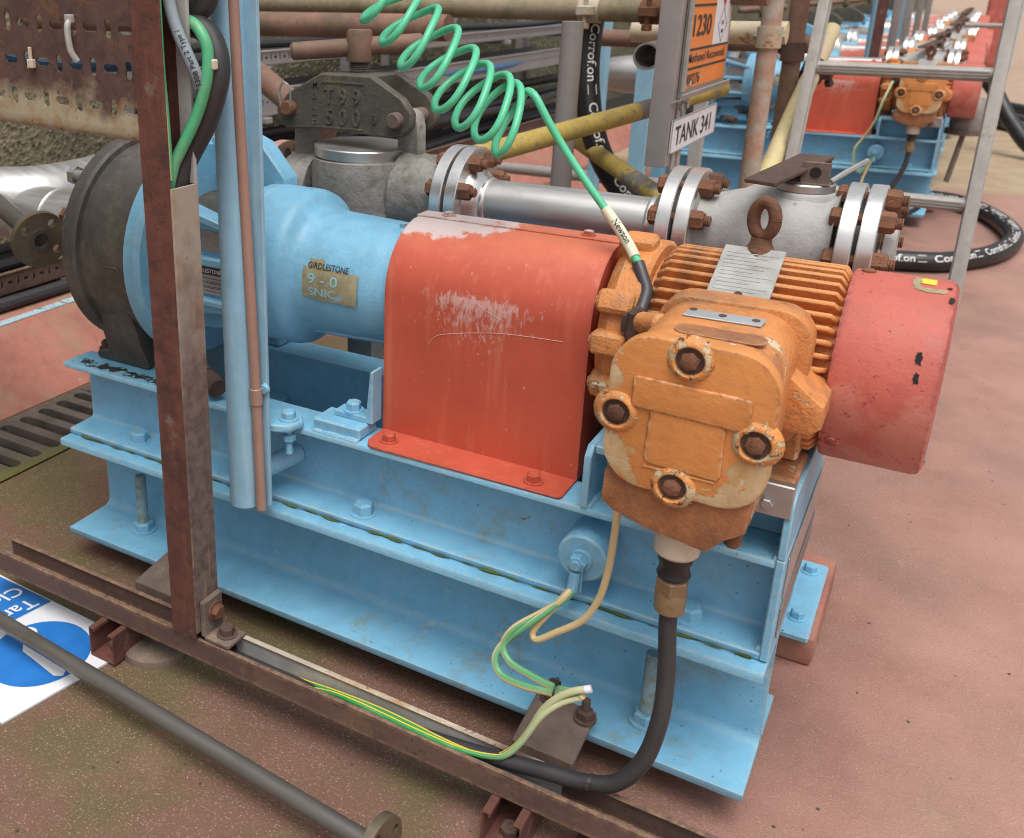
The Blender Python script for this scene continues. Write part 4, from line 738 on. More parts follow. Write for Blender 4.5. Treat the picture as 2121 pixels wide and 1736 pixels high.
# ---------------------------------------------------------------- blue column with conduit
clm=thing('column','light blue pipe column with a flat bar, bolted to the baseplate','column',(.478,-.05,.284))
g=G(); g.lathe([(0,.022),(.002,.0262),(1.2,.0262)],(.4780,-.052,.284),(0,0,1),32); part('pipe',g,M['bluepipe'],clm)
g=G(); g.box((.494,-.048,.288),(.526,-.041,1.484),.0012); part('flat_bar',g,M['bluepipe'],clm)
g=G(); g.tube([(.5150,-.0575,.285),(.5115,-.0585,.5),(.5055,-.0610,.75),(.4990,-.0635,1.0),(.4935,-.065,1.3)],.0085,14,6); cdt=part('conduit',g,M['copper_conduit'],clm)
g=G(); g.cyl((.5120,-.0585,.474),(.5114,-.0585,.502),.0105,16,.001); part('coupler',g,M['copper_conduit'],cdt)
g=G(); g.lathe([(0,.009),(.003,.009),(.006,.007),(.0065,0)],(.523,-.048,.500),(0,-1,0),16); part('screw',g,M['bluebolt'],clm)
g=G(); g.prism([(.47,-.040),(.53,-.038),(.553,-.028),(.562,.0),(.548,.018),(.50,.018),(.47,.0)],(0,0,ZT+.0008),(1,0,0),(0,1,0),(0,0,.014),.0025); bp=part('fixing_lug',g,M['bluetop'],clm)
g=G(); g.bolt((.537,-.006,ZT+.015),(0,0,1),.021,.013); g.thread((.541,-.012,.375),(.541,-.012,ZT-.002),.0062); g.hexb((.541,-.012,.400),(0,0,1),.02,.010); part('bolt',g,M['bluebolt'],bp)
g=G(); g.cyl((.485,-.045,.335),(.505,.0615,.335),.0175,20); part('stub_pipe',g,M['bluepipe'],clm)

# ---------------------------------------------------------------- floor clutter, front left
sg=thing('floor_sign','white plastic sign with a blue round symbol lying face up on the floor','sign',(.1,-.29,0))
C4=[V(.316,-.166,0),V(-.14,-.152,0),V(-.188,-.408,0),V(.271,-.425,0)]
g=G(); g.add([q+V(0,0,.0006) for q in C4]+[q+V(0,0,.0042) for q in C4],[[3,2,1,0],[4,5,6,7],[0,1,5,4],[1,2,6,5],[2,3,7,6],[3,0,4,7]]); part('board',g,M['white'],sg,0)
def poly(pts,z): g=G(); return g.add([(x,y,z) for x,y in pts],[list(range(len(pts)))])
part('blue_panel',poly([(.088,-.161),(-.125,-.158),(-.165,-.40),(.045,-.412)],.0046),M['signblue'],sg,0)
part('blue_disc',poly([(.186+.0885*math.cos(2*PI*k/48),-.276+.0885*math.sin(2*PI*k/48)) for k in range(48)],.0047),M['signblue'],sg,0)
part('white_figure',poly([(.126+.017*math.cos(2*PI*k/24),-.249+.015*math.sin(2*PI*k/24)) for k in range(24)],.0052),M['white'],sg,0)
part('white_figure',poly([(.158,-.240),(.175,-.262),(.232,-.276),(.262,-.286),(.268,-.297),(.255,-.305),(.225,-.300),(.190,-.294),(.16,-.290),(.143,-.275)],.0052),M['white'],sg,0)
g=G(); text_flat(g,'Tank',(.046,-.178,.0052),(-.17,-.985,0),(.999,-.03,0),.046,sx=.95); text_flat(g,'Cleaning',(-.006,-.165,.0052),(-.17,-.985,0),(.999,-.03,0),.046,sx=.95); part('printed_text',g,M['white'],sg,0)
# loose flanged pipe on the floor
rp=thing('flanged_pipe','dark steel pipe with a small end flange lying on the floor across the blue sign','pipe',(.5,-.31,0))
a,b=V(-.25,-.262,.047),V(.905,-.346,.047); d=(b-a).normalized()
g=G(); g.cyl(a,b,.0135,24); part('pipe',g,M['rod'],rp)
def small_flange(parent,c,n,r=.047,th=.014,bore=.0095,mat='brownflange',holes=4,rot=.4):
    n=Vector(n).normalized(); u,v,_=basis(n); c=Vector(c); S=64; g=G(); hp=[c+(u*math.cos(rot+2*PI*k/holes)+v*math.sin(rot+2*PI*k/holes))*r*.70 for k in range(holes)]
    # flange face built as radial sectors round real bolt holes
    b=bmesh.new(); rim=[b.verts.new(c+(u*math.cos(2*PI*k/S)+v*math.sin(2*PI*k/S))*r) for k in range(S)]; es=[b.edges.new((rim[k],rim[(k+1)%S])) for k in range(S)]
    for h in hp+[c]:
        rr=r*.155 if h is not c else bore; q=[b.verts.new(h+(u*math.cos(2*PI*k/18)+v*math.sin(2*PI*k/18))*rr) for k in range(18)]; es+=[b.edges.new((q[k],q[(k+1)%18])) for k in range(18)]
    bmesh.ops.triangle_fill(b,use_beauty=True,use_dissolve=False,edges=es,normal=n)
    r_=bmesh.ops.extrude_face_region(b,geom=b.faces[:]); bmesh.ops.translate(b,vec=n*(-th),verts=[q for q in r_['geom'] if isinstance(q,bmesh.types.BMVert)]); bmesh.ops.recalc_face_normals(b,faces=b.faces[:]); g.bm(b)
    o=part('flange',g,M[mat],parent,30); g=G(); g.ring(c-n*.001,c+n*.003,r*.42,bore*1.05,28); part('raised_face',g,M['rod'],o); g=G(); g.cyl(c-n*(th+.001),c-n*(th+.004),bore*1.2,16); part('bore',g,M['darkhole'],o)
    return o
small_flange(rp,b+d*.016,d,.046)
# loose nuts and chips on the floor under the beam
for (x,y,lab) in ((.735,-.095,'loose grey hex nut on the floor behind the rusty rail'),):
    g=G(); Mx=None; g.hexb((x,y,.012),(0,1,.15),.026,.013); solo('loose_nut',g,M['steelrough'],lab,'nut')
g=G(); rr=random.Random(4)
for k in range(60):
    x=rr.uniform(.0,2.1); y=rr.uniform(-.42,2.0); s=rr.uniform(.0008,.0022); a=rr.random()*6
    g.box((-s,-s*.6,0),(s,s*.6,s*.6),0,Matrix.Translation((x,y,.0004))@Matrix.Rotation(a,4,'Z'))
solo('grit',g,M['darkbolt'],kind='stuff',smooth=0)
for (pts,) in (([(1.44,-.03),(1.452,-.055),(1.458,-.085),(1.464,-.105)],),([(1.400,-.065),(1.408,-.095),(1.410,-.118),(1.408,-.132)],),([(1.385,.0),(1.39,-.012)],)):
    g=G(); g.tube([(x,y,.0005) for x,y in pts],.0032,6,6,rf=lambda u:.35+.9*abs(u-.45)); 
    for i,q in enumerate(g.v): g.v[i]=V(q.x,q.y,max(.0008,q.z*.4))
    solo('paint_drip',g,M['white'],'dried white paint drip on the red floor beside the blue beam','paint drip','white paint drips on the floor')

# ---------------------------------------------------------------- suction header (stainless) with drain flange
hd=thing('suction_header','stainless pipe header with a welded branch behind the dark pump casing','pipe',(-.25,.2,0))
hx,hz,hr=-.255,.665,.075
g=G(); g.tube([(-1.42,.135,hz-.02),(-.55,.135,hz-.01),(-.42,.137,hz-.005),(-.33,.150,hz),(-.275,.195,hz),(hx,.26,hz),(hx,.36,hz),(hx,.80,hz),(hx,.93,hz-.02),(hx,1.0,hz-.09),(hx,1.02,hz-.2),(hx,1.02,.0)],hr,36,8); part('header',g,M['steel'],hd,60)
g=G(); g.cyl((-.25,.17,.64),(-.012,.17,.64),.068,36); br_=part('branch',g,M['steel'],hd,60)
for y in (.37,.78): g=G(); g.lathe([(-.006,hr-.001),(-.003,hr+.0022),(.003,hr+.0022),(.006,hr-.001)],(hx,y,hz),(0,1,0),40); part('weld',g,M['steelrough'],hd,60)
g=G(); g.lathe([(-.006,.067),(0,.071),(.006,.067)],(-.16,.17,.64),(1,0,0),36); part('weld',g,M['steelrough'],hd,60)
ds=thing('drain_stub','tarnished four-hole flange on a stub pipe in front of the stainless header','pipe flange',(-.1,.02,.66))
c=V(-.022,-.004,.657); n=(c-V(-.207,.058,.690)).normalized(); small_flange(ds,c,n,.0535,.013,.0135,rot=.95)
g=G(); g.cyl(c-n*.012,c-n*.42,.019,24); part('pipe',g,M['rod'],ds)

# ---------------------------------------------------------------- pipework behind the pump: strainer, spool, ball valve
PY,PZ=.52,.712
def flange_pair(parent,x,r=.104,th=.0235,gap=.0065,nb=8,mat='flange',a0=22.5):
    for s in (-1,1):
        xa=x+s*(gap/2+th/2); g=G(); g.lathe([(-th/2,.04),(-th/2,r-.0015),(-th/2+.0015,r),(th/2-.0015,r),(th/2,r-.0015),(th/2,.04)],(xa,PY,PZ),(1,0,0),72); part('flange',g,M[mat],parent,25)
    g=G(); g.cyl((x-gap/2-.0004,PY,PZ),(x+gap/2+.0004,PY,PZ),r*.80,40); part('gasket',g,M['rubber'],parent)
    for k in range(nb):
        a=R(a0+360*k/nb); p=V(x,PY+r*.80*math.cos(a),PZ+r*.80*math.sin(a)); e=gap/2+th
        g=G(); g.hexb(p-V(e,0,0),(-1,0,0),.029,.016,a); g.hexb(p+V(e,0,0),(1,0,0),.029,.021,a); g.thread(p+V(e+.020,0,0),p+V(e+.031,0,0),.0095,.003,10); g.cyl(p-V(e,0,0),p+V(e,0,0),.0085,10); part('bolt',g,M['rustbolt'],parent)
stn=thing('strainer','weathered cast steel pipeline strainer with a bolted-down yoke and T-handle','strainer',(.37,PY,.45))
SX=.368; YX=.345; YZ=.874
g=G(); g.lathe([(0,.06),(.002,.10),(.03,.112),(.30,.116),(.312,.114),(.326,.112),(.328,.095)],(SX,PY,.45),(0,0,1),48); body=part('body',g,M['valve'],stn,50)
g=G(); g.cyl((.17,PY,PZ-.02),(.26,PY,PZ-.02),.075,32,0,.085); part('neck',g,M['valve'],body,50); g=G(); g.cyl((.46,PY,PZ),(.565,PY,PZ),.085,32,0,.070); part('neck',g,M['valve'],body,50)
g=G(); g.lathe([(0,.098),(.002,.1),(.020,.1),(.022,.098)],(SX-.01,PY-.005,.778),(.02,0,1),48); part('lid',g,M['steelrough'],stn,30)
for x in (YX-.126,YX+.123):
    g=G(); g.prism([(-.028,-.16),(.028,-.16),(.024,.06),(.018,.085),(0,.095),(-.018,.085),(-.024,.06)],(x,PY-.016,.785),(1,0,0),(0,0,1),(0,.032,0),.004); part('lug',g,M['valve'],body)
# yoke: two cheek plates bridged in the middle
YK=[(x*.83,z*.82) for x,z in [(-.195,-.010),(-.19,-.038),(-.165,-.058),(-.06,-.050),(.13,-.058),(.165,-.052),(.185,-.030),(.186,.002),(.16,.034),(.075,.082),(-.062,.082),(-.16,.030)]]
yk=G()
for y in (PY-.062,PY+.040): yk.prism(YK,(YX,y,YZ),(1,0,0),(0,0,1),(0,.022,0),.003)
yk.box((YX-.058,PY-.041,YZ+.02),(YX+.062,PY+.041,YZ+.0665),.003); yo=part('yoke',yk,M['yoke'],stn)
g=G()
for s_,dx,dz,sz in (('T 9 9',-.044,.010,.044),('5 0 0',-.040,-.030,.044),('3',.068,-.022,.026)): text_flat(g,s_,(YX+dx,PY-.0622,YZ+dz),(1,0,0),(0,0,1),sz,sx=.9,th=.0022)
for s_,dx,dz in (('M',-.072,.040),('8',-.072,.018),('2',-.072,-.014),('E',-.072,-.038)): text_flat(g,s_,(YX+dx,PY-.0622,YZ+dz),(1,0,0),(0,0,1),.022,th=.0018)
g.box((YX-.048,PY-.0640,YZ+.050),(YX+.048,PY-.0620,YZ+.053)); g.box((YX-.048,PY-.0640,YZ-.038),(YX+.048,PY-.0620,YZ-.035)); part('cast_lettering',g,M['yoke'],yo,0)
LX,RX=YX-.126,YX+.123
for x,m,z in ((LX,'rustbolt',YZ-.004),(RX,'bracket',YZ-.012)):
    g=G(); g.cyl((x,PY-.080,z),(x,PY+.075,z),.0155,20,.003); part('pin',g,M[m],yo)
g=G(); x=LX; g.tube([(x-.012,PY-.078,YZ-.004),(x-.015,PY-.078,YZ+.027),(x-.008,PY-.078,YZ+.044),(x+.004,PY-.078,YZ+.044),(x+.012,PY-.078,YZ+.027),(x+.012,PY-.080,YZ)],.0018,6,6); part('split_pin',g,M['flange'],yo)
g=G(); g.thread((YX,PY,YZ+.064),(YX,PY,.968),.0195,.004,20); part('screw',g,M['yoke'],stn); g=G(); g.lathe([(0,.0245),(.004,.0255),(.055,.0255),(.061,.023)],(YX,PY,.962),(0,0,1),24); part('handle_hub',g,M['scafbrown'],stn)
g=G(); a=V(YX-.118,PY-.070,.980); b=V(YX+.105,PY+.075,.999); g.lathe([(0,.012),(.006,.0175),(.26,.018),(.266,.012)],a,b-a,20); part('handle_bar',g,M['scafbrown'],stn)
g=G(); g.lathe([(0,.03),(0,.098),(.022,.098),(.022,.03)],(.145,PY,PZ-.02),(1,0,0),48); part('flange',g,M['pink'],stn)
for k in range(8): a=R(22+45*k); g=G(); p=V(.167,PY+.08*math.cos(a),PZ-.02+.08*math.sin(a)); g.hexb(p,(1,0,0),.032,.02); part('bolt',g,M['darkbolt'],stn)
g=G(); g.lathe([(0,.07),(.0,.085),(.02,.085),(.026,.06)],(SX,PY,.43),(0,0,1),24); g.box((SX-.03,PY-.03,.269),(SX+.03,PY+.03,.44)); part('support_leg',g,M['valve'],stn)
for k in range(6): a=R(200+25*k); g=G(); g.hexb((SX+.118*math.cos(a)*.98,PY+.118*math.sin(a)*.98,.60+.0*k),(math.cos(a),math.sin(a),0),.028,.018); part('bolt',g,M['valve'],body) if k in (2,4) else None
sp_=thing('pipe_spool','brushed stainless pipe spool between two bright flange pairs behind the guard','pipe',(.8,PY,PZ-.1))
flange_pair(sp_,.589); g=G(); g.cyl((.612,PY,PZ),(.985,PY,PZ),.0445,40); part('pipe',g,M['steel'],sp_,60)
for x0,s in ((.6155,1),(.9815,-1)): g=G(); g.lathe([(0,.072),(s*.004,.071),(s*.022,.0475),(s*.026,.0490),(s*.031,.0475),(s*.033,.0445)],(x0,PY,PZ),(1,0,0),40); part('weld_neck',g,M['flange'],sp_,60)
flange_pair(sp_,1.010)
bv=thing('ball_valve','cast stainless ball valve with a rusty lever plate and bright flange pair','valve',(1.15,PY,PZ-.1))
g=G(); g.lathe([(1.036,.09),(1.04,.072),(1.06,.066),(1.10,.078),(1.13,.092),(1.20,.094),(1.235,.080),(1.245,.085),(1.248,.09)],(0,PY,PZ),(1,0,0),48); vb=part('body',g,M['valvebody'],bv,50)
g=G(); g.lathe([(0,.064),(.05,.056),(.083,.0535),(.086,.050)],(1.187,PY,PZ+.0),(0,0,1),40); part('neck',g,M['valvebody'],bv,50); g=G(); g.lathe([(0,.044),(.002,.046),(.012,.046),(.014,.044),(.014,.0)],(1.190,PY,PZ+.086),(0,0,1),40); part('gland_plate',g,M['steelrough'],bv)
g=G(); v2,f2=text2d('SFGM',.017); g.add([(1.187+.0568*math.sin((x-.024)/.05),PY-.0568*math.cos((x-.024)/.05),PZ+.047+y) for x,y in v2],f2); part('cast_text',g,M['black'],vb,0)
g=G(); v3=[]; 
for k in range(13): a=-.6+1.2*k/12; z=.030+.008*math.sin(k*2.1); v3+=[(1.187+.0585*math.sin(a),PY-.0585*math.cos(a),PZ+z-.012),(1.187+.0560*math.sin(a),PY-.0560*math.cos(a),PZ+.042)]
g.add(v3,[[2*k,2*k+2,2*k+3,2*k+1] for k in range(12)]); part('torn_label',g,M['labelblue'],vb)
g=G(); g.box((1.160,PY-.005,PZ+.100),(1.215,PY+.002,PZ+.132),.001); g.box((1.186,PY-.034,PZ+.100),(1.228,PY-.030,PZ+.136),.001); g.box((1.155,PY-.035,PZ+.0995),(1.230,PY+.003,PZ+.103),.001); br=part('stop_bracket',g,M['bracket'],bv); g=G(); g.cyl((1.207,PY-.0345,PZ+.120),(1.207,PY-.0355,PZ+.120),.0085,12); part('slot_hole',g,M['darkhole'],br)
g=G(); g.prism([(1.112,-.105),(1.160,-.112),(1.222,.030),(1.170,.030)],(.002,PY,PZ+.126),(1,0,0),(0,.955,.20),(0,0,.007),.0015); g.box((1.176,PY+.022,PZ+.100),(1.221,PY+.030,PZ+.135),.001); part('lever_plate',g,M['darkbolt'],bv)
g=G(); g.tube([(1.228,PY-.015,PZ+.104),(1.246,PY+.03,PZ+.116),(1.268,PY+.08,PZ+.128)],.0045,8,6); part('stop_rod',g,M['steelrough'],bv)
flange_pair(bv,1.283,a0=0)
g=G(); g.cyl((1.318,PY,PZ),(1.335,PY,PZ),.05,32); part('blind_face',g,M['valvebody'],bv)
g=G(); g.box((1.15,PY-.025,.269),(1.23,PY+.025,PZ-.085),.003); part('support_leg',g,M['blue'],bv)
# ---------------------------------------------------------------- coiled green earth lead
SB=[(.593,.127,1.059),(.627,.124,1.025),(.663,.122,.989),(.694,.12,.963),(.726,.119,.937),(.757,.119,.914),(.789,.121,.895),(.817,.122,.880)]
ST=[(.66,.181,1.099),(.693,.18,1.072),(.725,.178,1.043),(.757,.177,1.018),(.784,.176,.998),(.811,.175,.981),(.833,.173,.967)]
seq=[]
for i in range(7): seq+=[Vector(SB[i]),Vector(ST[i])]
seq.append(Vector(SB[7])); seq=[seq[0]*2-seq[2]+V(0,0,0),seq[1]*2-seq[3]]+seq
seq=[seq[0]*2-seq[2],seq[1]*2-seq[3]]+seq
NS=len(seq)
def hpt(k):
    k=min(max(k,0),NS-1.001); q=min(max(k-.5,0),NS-2.001); i=int(q); f_=q-i
    cc=lambda i:(seq[i]+seq[i+1])/2; hh=lambda i:(seq[i]-seq[i+1])/2*(1 if i%2==0 else -1)
    c=cc(i).lerp(cc(i+1),f_) if i<NS-2 else cc(i); h=hh(i).lerp(hh(i+1),f_) if i<NS-2 else hh(i)
    if k<.5: c=cc(0)+(cc(2)-cc(0))*.5*(k-.5)
    if k>NS-1.5: c=cc(NS-2)+(cc(NS-2)-cc(NS-4))*.5*(k-(NS-1.5))
    return c+h*math.cos(PI*k)+(V(-.0245,.040,.001)+V(-.578,-.017,.82)*(.0028+.0006*k))*math.sin(PI*k)
SPR=[]; k=0.
while k<=NS-1: SPR.append(hpt(k)+V(.0022*math.sin(k*1.3+1),.002*math.sin(k*.9),.0026*math.sin(k*.71+2))); k+=.125
for kk in (.12,.28,.45,.62):
    SPR.append(Vector(SB[7])+V(.012*kk/.62,0,0)+(Vector((.835,.172,.955))-Vector(SB[7]))*(kk*1.15)+V(-.0245,.040,.001)*math.sin(PI*kk*1.05)*.95)
TAIL=[(.842,.172,.959),(.852,.162,.963),(.860,.155,.961),(.869,.150,.955),(.888,.149,.926),(.92,.15,.882),(.959,.144,.839),(.995,.138,.801),(1.027,.121,.771),(1.049,.101,.752),(1.062,.089,.733),(1.069,.082,.721),(1.07,.071,.708),(1.0695,.058,.695)]
full=SPR+[Vector(q) for q in TAIL]
ld=thing('coiled_lead','coiled bright green earth lead ending in a black boot on the orange motor','cable',(.87,.15,.9))
cut=len(full)-5
g=G(); g.tube(full[:cut+1],.0057,12,2); part('coil',g,M['green'],ld,60)
T2=[Vector(q) for q in TAIL]
g=G(); g.tube([V(.985,.1395,.812),V(1.008,.132,.790),V(1.030,.119,.769),V(1.043,.1065,.757)],.0076,12,6); slv=part('label_sleeve',g,M['labelcream'],ld,60)
pth=catmull([V(.985,.1395,.812),V(1.008,.132,.790),V(1.030,.119,.769),V(1.043,.1065,.757)],8); g=G(); text_tube(g,'Newson',pth,.022,Vector((.45,-.85,.25)),.0125,.0076,1); part('printed_text',g,M['black'],slv,0)
g=G(); g.tube(TAIL[-5:],.0086,12,8); part('boot',g,M['boot'],ld,60)
# ---------------------------------------------------------------- scaffold tubes behind
def sctube(a,b,r,m,label,name='scaffold_tube',open_end=False,group=None):
    g=G(); a=Vector(a);b=Vector(b)
    if open_end: g._ring(a,b-a,(b-a).length,r,r-.0045,28)
    else: g.cyl(a,b,r,24)
    return solo(name,g,M[m],label,'tube',group)
def coupler(p,ax,label,m='galvrust',r=.024):
    u,v,ax=basis(ax); p=Vector(p); g=G(); g.ring(p-ax*.026,p+ax*.026,r+.007,r-.001,20); Mx=Matrix((u,v,ax)).transposed().to_4x4(); Mx.translation=p
    g.box((r+.002,-.012,-.022),(r+.030,.012,.022),.003,Mx); g.cyl(Mx@V(r+.018,-.03,0),Mx@V(r+.018,.034,0),.006,10); g.hexb(Mx@V(r+.018,.030,0),Mx.to_3x3()@V(0,1,0),.022,.014); solo('tube_coupler',g,M[m],label,'coupler')
sctube((-1.40,1.30,1.052),(.79,1.30,1.048),.027,'scafgreen','mossy horizontal scaffold tube above the strainer handle')
sctube((-1.40,1.20,.990),(.20,1.20,1.000),.034,'scafbrown','thick brown horizontal tube just below the mossy scaffold tube')
sctube((.36,1.36,1.10),(.95,1.36,1.095),.032,'scafbrown','rusty orange-brown horizontal tube ending at the sign post')
coupler((.545,1.30,1.048),(1,0,0),'grey tube coupler where the mossy tube meets the grey upright')
coupler((.70,1.30,1.048),(1,0,0),'rusty tube coupler beside the sign post on the mossy tube','rustbolt')
sctube((-.30,.91,.94),(.16,.68,.79),.030,'scafbrown','brown diagonal tube running down behind the strainer yoke')
sctube((.54,1.19,0),(.54,1.19,1.024),.0265,'greypaint','plain grey upright tube standing beside the black hose')
sctube((.52,.66,.764),(.79,1.75,.834),.0235,'scafyellow','yellow and grey diagonal tube with an open brown end behind the sign post',open_end=True)
sctube((.44,1.46,.722),(.93,.86,.660),.0215,'scafyellow','yellow-grey tube sloping down behind the stainless spool')
sctube((.93,1.55,0),(.93,1.55,1.45),.0245,'scafmix','upright scaffold tube with flaking red and yellow paint beside the sign')
sctube((.935,1.93,0),(.935,1.93,1.45),.0255,'scafbrown','dark brown upright scaffold tube behind the flaking painted one')
sctube((1.002,2.14,.985),(.895,.64,.004),.0255,'scafrake','pale yellow raking tube leaning between the uprights and the ladder')
sctube((.55,1.655,.985),(.955,1.655,.992),.029,'scafpale','short beige horizontal tube between the sign and the uprights')
sctube((.762,1.06,.958),(.762,1.40,.962),.030,'greypaint','grey tube with its open end beside the top of the sign post',open_end=True)
sctube((.3,1.96,.95),(.99,1.96,.95),.026,'scafbrown','dark horizontal tube tying the brown upright')
coupler((.93,1.55,.985),(0,0,1),'pale coupler on the flaking painted upright'); coupler((.935,1.93,.93),(0,0,1),'dark coupler on the brown upright','darkbolt',.0255); coupler((.990,1.97,.874),(.07,.98,.64),'rusty coupler high on the raking tube','darkbolt',.026)
sctube((-.6,2.52,.40),(.70,2.52,.40),.022,'greypaint','low grey horizontal rail behind the stainless spool'); 
for x in (-.55,.68): sctube((x,2.52,0),(x,2.52,.40),.016,'greypaint','short grey leg under the low horizontal rail',group='legs of the low rail')
# black hose hanging behind
def hose(pts,r,label,txt=True,s0=.1,ang=0.,size=.03,step=None,n=8,gap=.11,flip=1,sx=1.1):
    o=thing('hose',label,'hose',pts[0]); g=G(); g.tube(pts,r,20,n); part('tube',g,M['rubber'],o,60)
    if txt:
        pth=catmull([Vector(q) for q in pts],n); Lt=sum((pth[i+1]-pth[i]).length for i in range(len(pth)-1)); g=G(); s=s0; w=size*3.9*sx
        while s+w<Lt-.02:
            text_tube(g,'Corroflon',pth,s if flip>0 else s+w,ang,size,r,flip,sx); text_tube(g,'#',pth,s+w+gap*.25,ang,size,r,flip,1.0); s+=w+gap
        part('printed_text',g,M['letter'],o,0)
    return o
HV=[(.540,1.45,1.25),(.532,1.42,1.15),(.531,1.391,1.083),(.529,1.366,1.024),(.535,1.335,.942),(.552,1.307,.849),(.581,1.286,.755),(.619,1.277,.679),(.668,1.281,.615),(.74,1.29,.55),(.85,1.31,.44),(.95,1.33,.25),(1.0,1.35,.033)]
HVo=hose(HV,.031,'black rubber hose with white lettering hanging beside the grey upright',True,.06,Vector((.62,-.78,.1)),.033,gap=.06)
# ---------------------------------------------------------------- sign post with hazard and tank signs
sp=thing('sign_post','grey steel sign post carrying the hazard and tank signs','sign post',(.85,.95,0))
g=G(); g.box((.817,.930,.738),(.862,.968,1.45),.003,None,2); part('trunking',g,M['greypaint'],sp)
for y in (.985,1.03):
    g=G(); g.prism([(0,0),(.006,0),(.006,.028),(0,.028)],(.856,y,0),(1,0,0),(0,1,0),(0,0,1.45),.001); st=part('strut',g,M['alu'],sp)
    for z in (.70,.86,.905): g=G(); g.hexb((.862,y+.014,z),(1,0,0),.014,.008); part('bolt',g,M['galv'],st)
g=G(); g.box((.822,.969,.60),(.855,1.06,.66),.003); g.box((.80,.93,0),(.90,1.08,.012),.002); g.box((.824,.985,.012),(.856,1.055,.60),.002); part('lower_bracket',g,M['railrust'],sp)
hzs=thing('hazard_sign','orange methanol hazard sign with black numbers hanging on the grey sign post','sign',(.868,1.17,.878))
g=G(); g.box((.8625,.968,.880),(.8665,1.385,1.40),.0008); part('backing',g,M['alu'],hzs)
g=G(); g.box((.8667,.978,.896),(.8676,1.368,1.40)); part('orange_face',g,M['signorange'],hzs,0)
g=G(); g.box((.8678,1.206,.978),(.8684,1.362,1.40)); part('white_face',g,M['white'],hzs,0)
g=G()
for z,y1 in ((1.068,1.206),(.978,1.368),(.938,1.368)): g.box((.8678,.979,z-.0025),(.8686,y1,z+.0025))
part('rule_line',g,M['black'],hzs,0)
g=G(); T=(0,1,0); Z=(0,0,1)

for s_,y_,z_,h_,k_ in (('1230',1.000,1.006,.062,1.42),('Methanol Recovered',.998,.951,.027,1.50),('800276',.990,.905,.032,1.35)): g=G(); text_flat(g,s_,(.8690,y_,z_),T,Z,h_,sx=k_); part('printed_text',g,M['black'],hzs,0)
g=G()
def dia(g,cy_,cz,w,h,x,t): 
    P4=[(cy_,cz-h),(cy_+w,cz),(cy_,cz+h),(cy_-w,cz)]
    for i in range(4):
        a=V(x,*P4[i]);b=V(x,*P4[(i+1)%4]); d=(b-a).normalized(); nn=V(1,0,0).cross(d)*t; g.add([a,b,b+nn,a+nn],[[0,1,2,3]])
dia(g,1.286,1.022,.044,.040,.8690,.0022); text_flat(g,'XN',(.8690,1.272,1.022),T,Z,.014,sx=1.3); g.box((.8686,1.278,1.004),(.8690,1.296,1.012)); part('printed_symbol',g,M['black'],hzs,0)
g=G(); g.add([(.8690,1.286,1.060),(.8690,1.335,1.115),(.8690,1.286,1.17),(.8690,1.237,1.115)],[[0,1,2,3]]); part('red_diamond',g,M['redprint'],hzs,0)
g=G(); g.prism([(0,0),(.018,.006),(.022,.018),(.020,.019),(.016,.008),(0,.003)],(.862,.925,.874),(1,0,0),(0,0,1),(0,.455,0)); part('bottom_lip',g,M['alu'],hzs); g=G(); g.box((.868,.962,.894),(.876,.974,1.40),.001); part('side_lip',g,M['alu'],hzs)
tks=thing('tank_sign','small white TANK 341 plate below the orange hazard sign','sign',(.865,1.14,.757))
Mx=Matrix.Rotation(R(1.2),4,'X'); g=G(); g.box((.8635,.940,.766),(.8665,1.345,.838),.001); part('plate',g,M['white'],tks)
g=G(); 
for (a,b,c,d) in ((.940,.766,1.345,.7685),(.940,.8355,1.345,.838),(.940,.766,.9435,.838),(1.3415,.766,1.345,.838)): g.box((.8660,a,b),(.8675,c,d))
part('rim',g,M['alu'],tks,0)
g=G(); text_flat(g,'TANK 341',(.8674,.968,.781),T,Z,.058,sx=1.30); part('printed_text',g,M['black'],tks,0)
# ---------------------------------------------------------------- ladder
ly=lambda z:1.391+.419*z
ldr=thing('ladder','aluminium ladder leaning upright at the end of the scaffold','ladder',(1.23,1.4,0))
for x in (1.011,1.442):
    g=G(); a=V(x,ly(.0),.0);b=V(x,ly(1.9),1.9); d=(b-a).normalized(); n=V(1,0,0).cross(d)
    g.prism([(-.014,-.030),(.014,-.030),(.014,.030),(-.014,.030)],a,(1,0,0),n,d*(b-a).length,.003,2); g.prism([(-.017,-.006),(.017,-.006),(.017,.006),(-.017,.006)],a,(1,0,0),n,d*(b-a).length,.002); part('rail',g,M['alu'],ldr)
for z in (.289,.595,.901,1.207,1.513,1.819): 
    g=G(); g.cyl((1.014,ly(z),z),(1.440,ly(z),z),.0175,20); 
    for s in (-1,0,1): g.box((1.03,ly(z)-.0185,z+s*.007-.0013),(1.42,ly(z)-.0170,z+s*.007+.0013))
    part('rung',g,M['alu'],ldr)
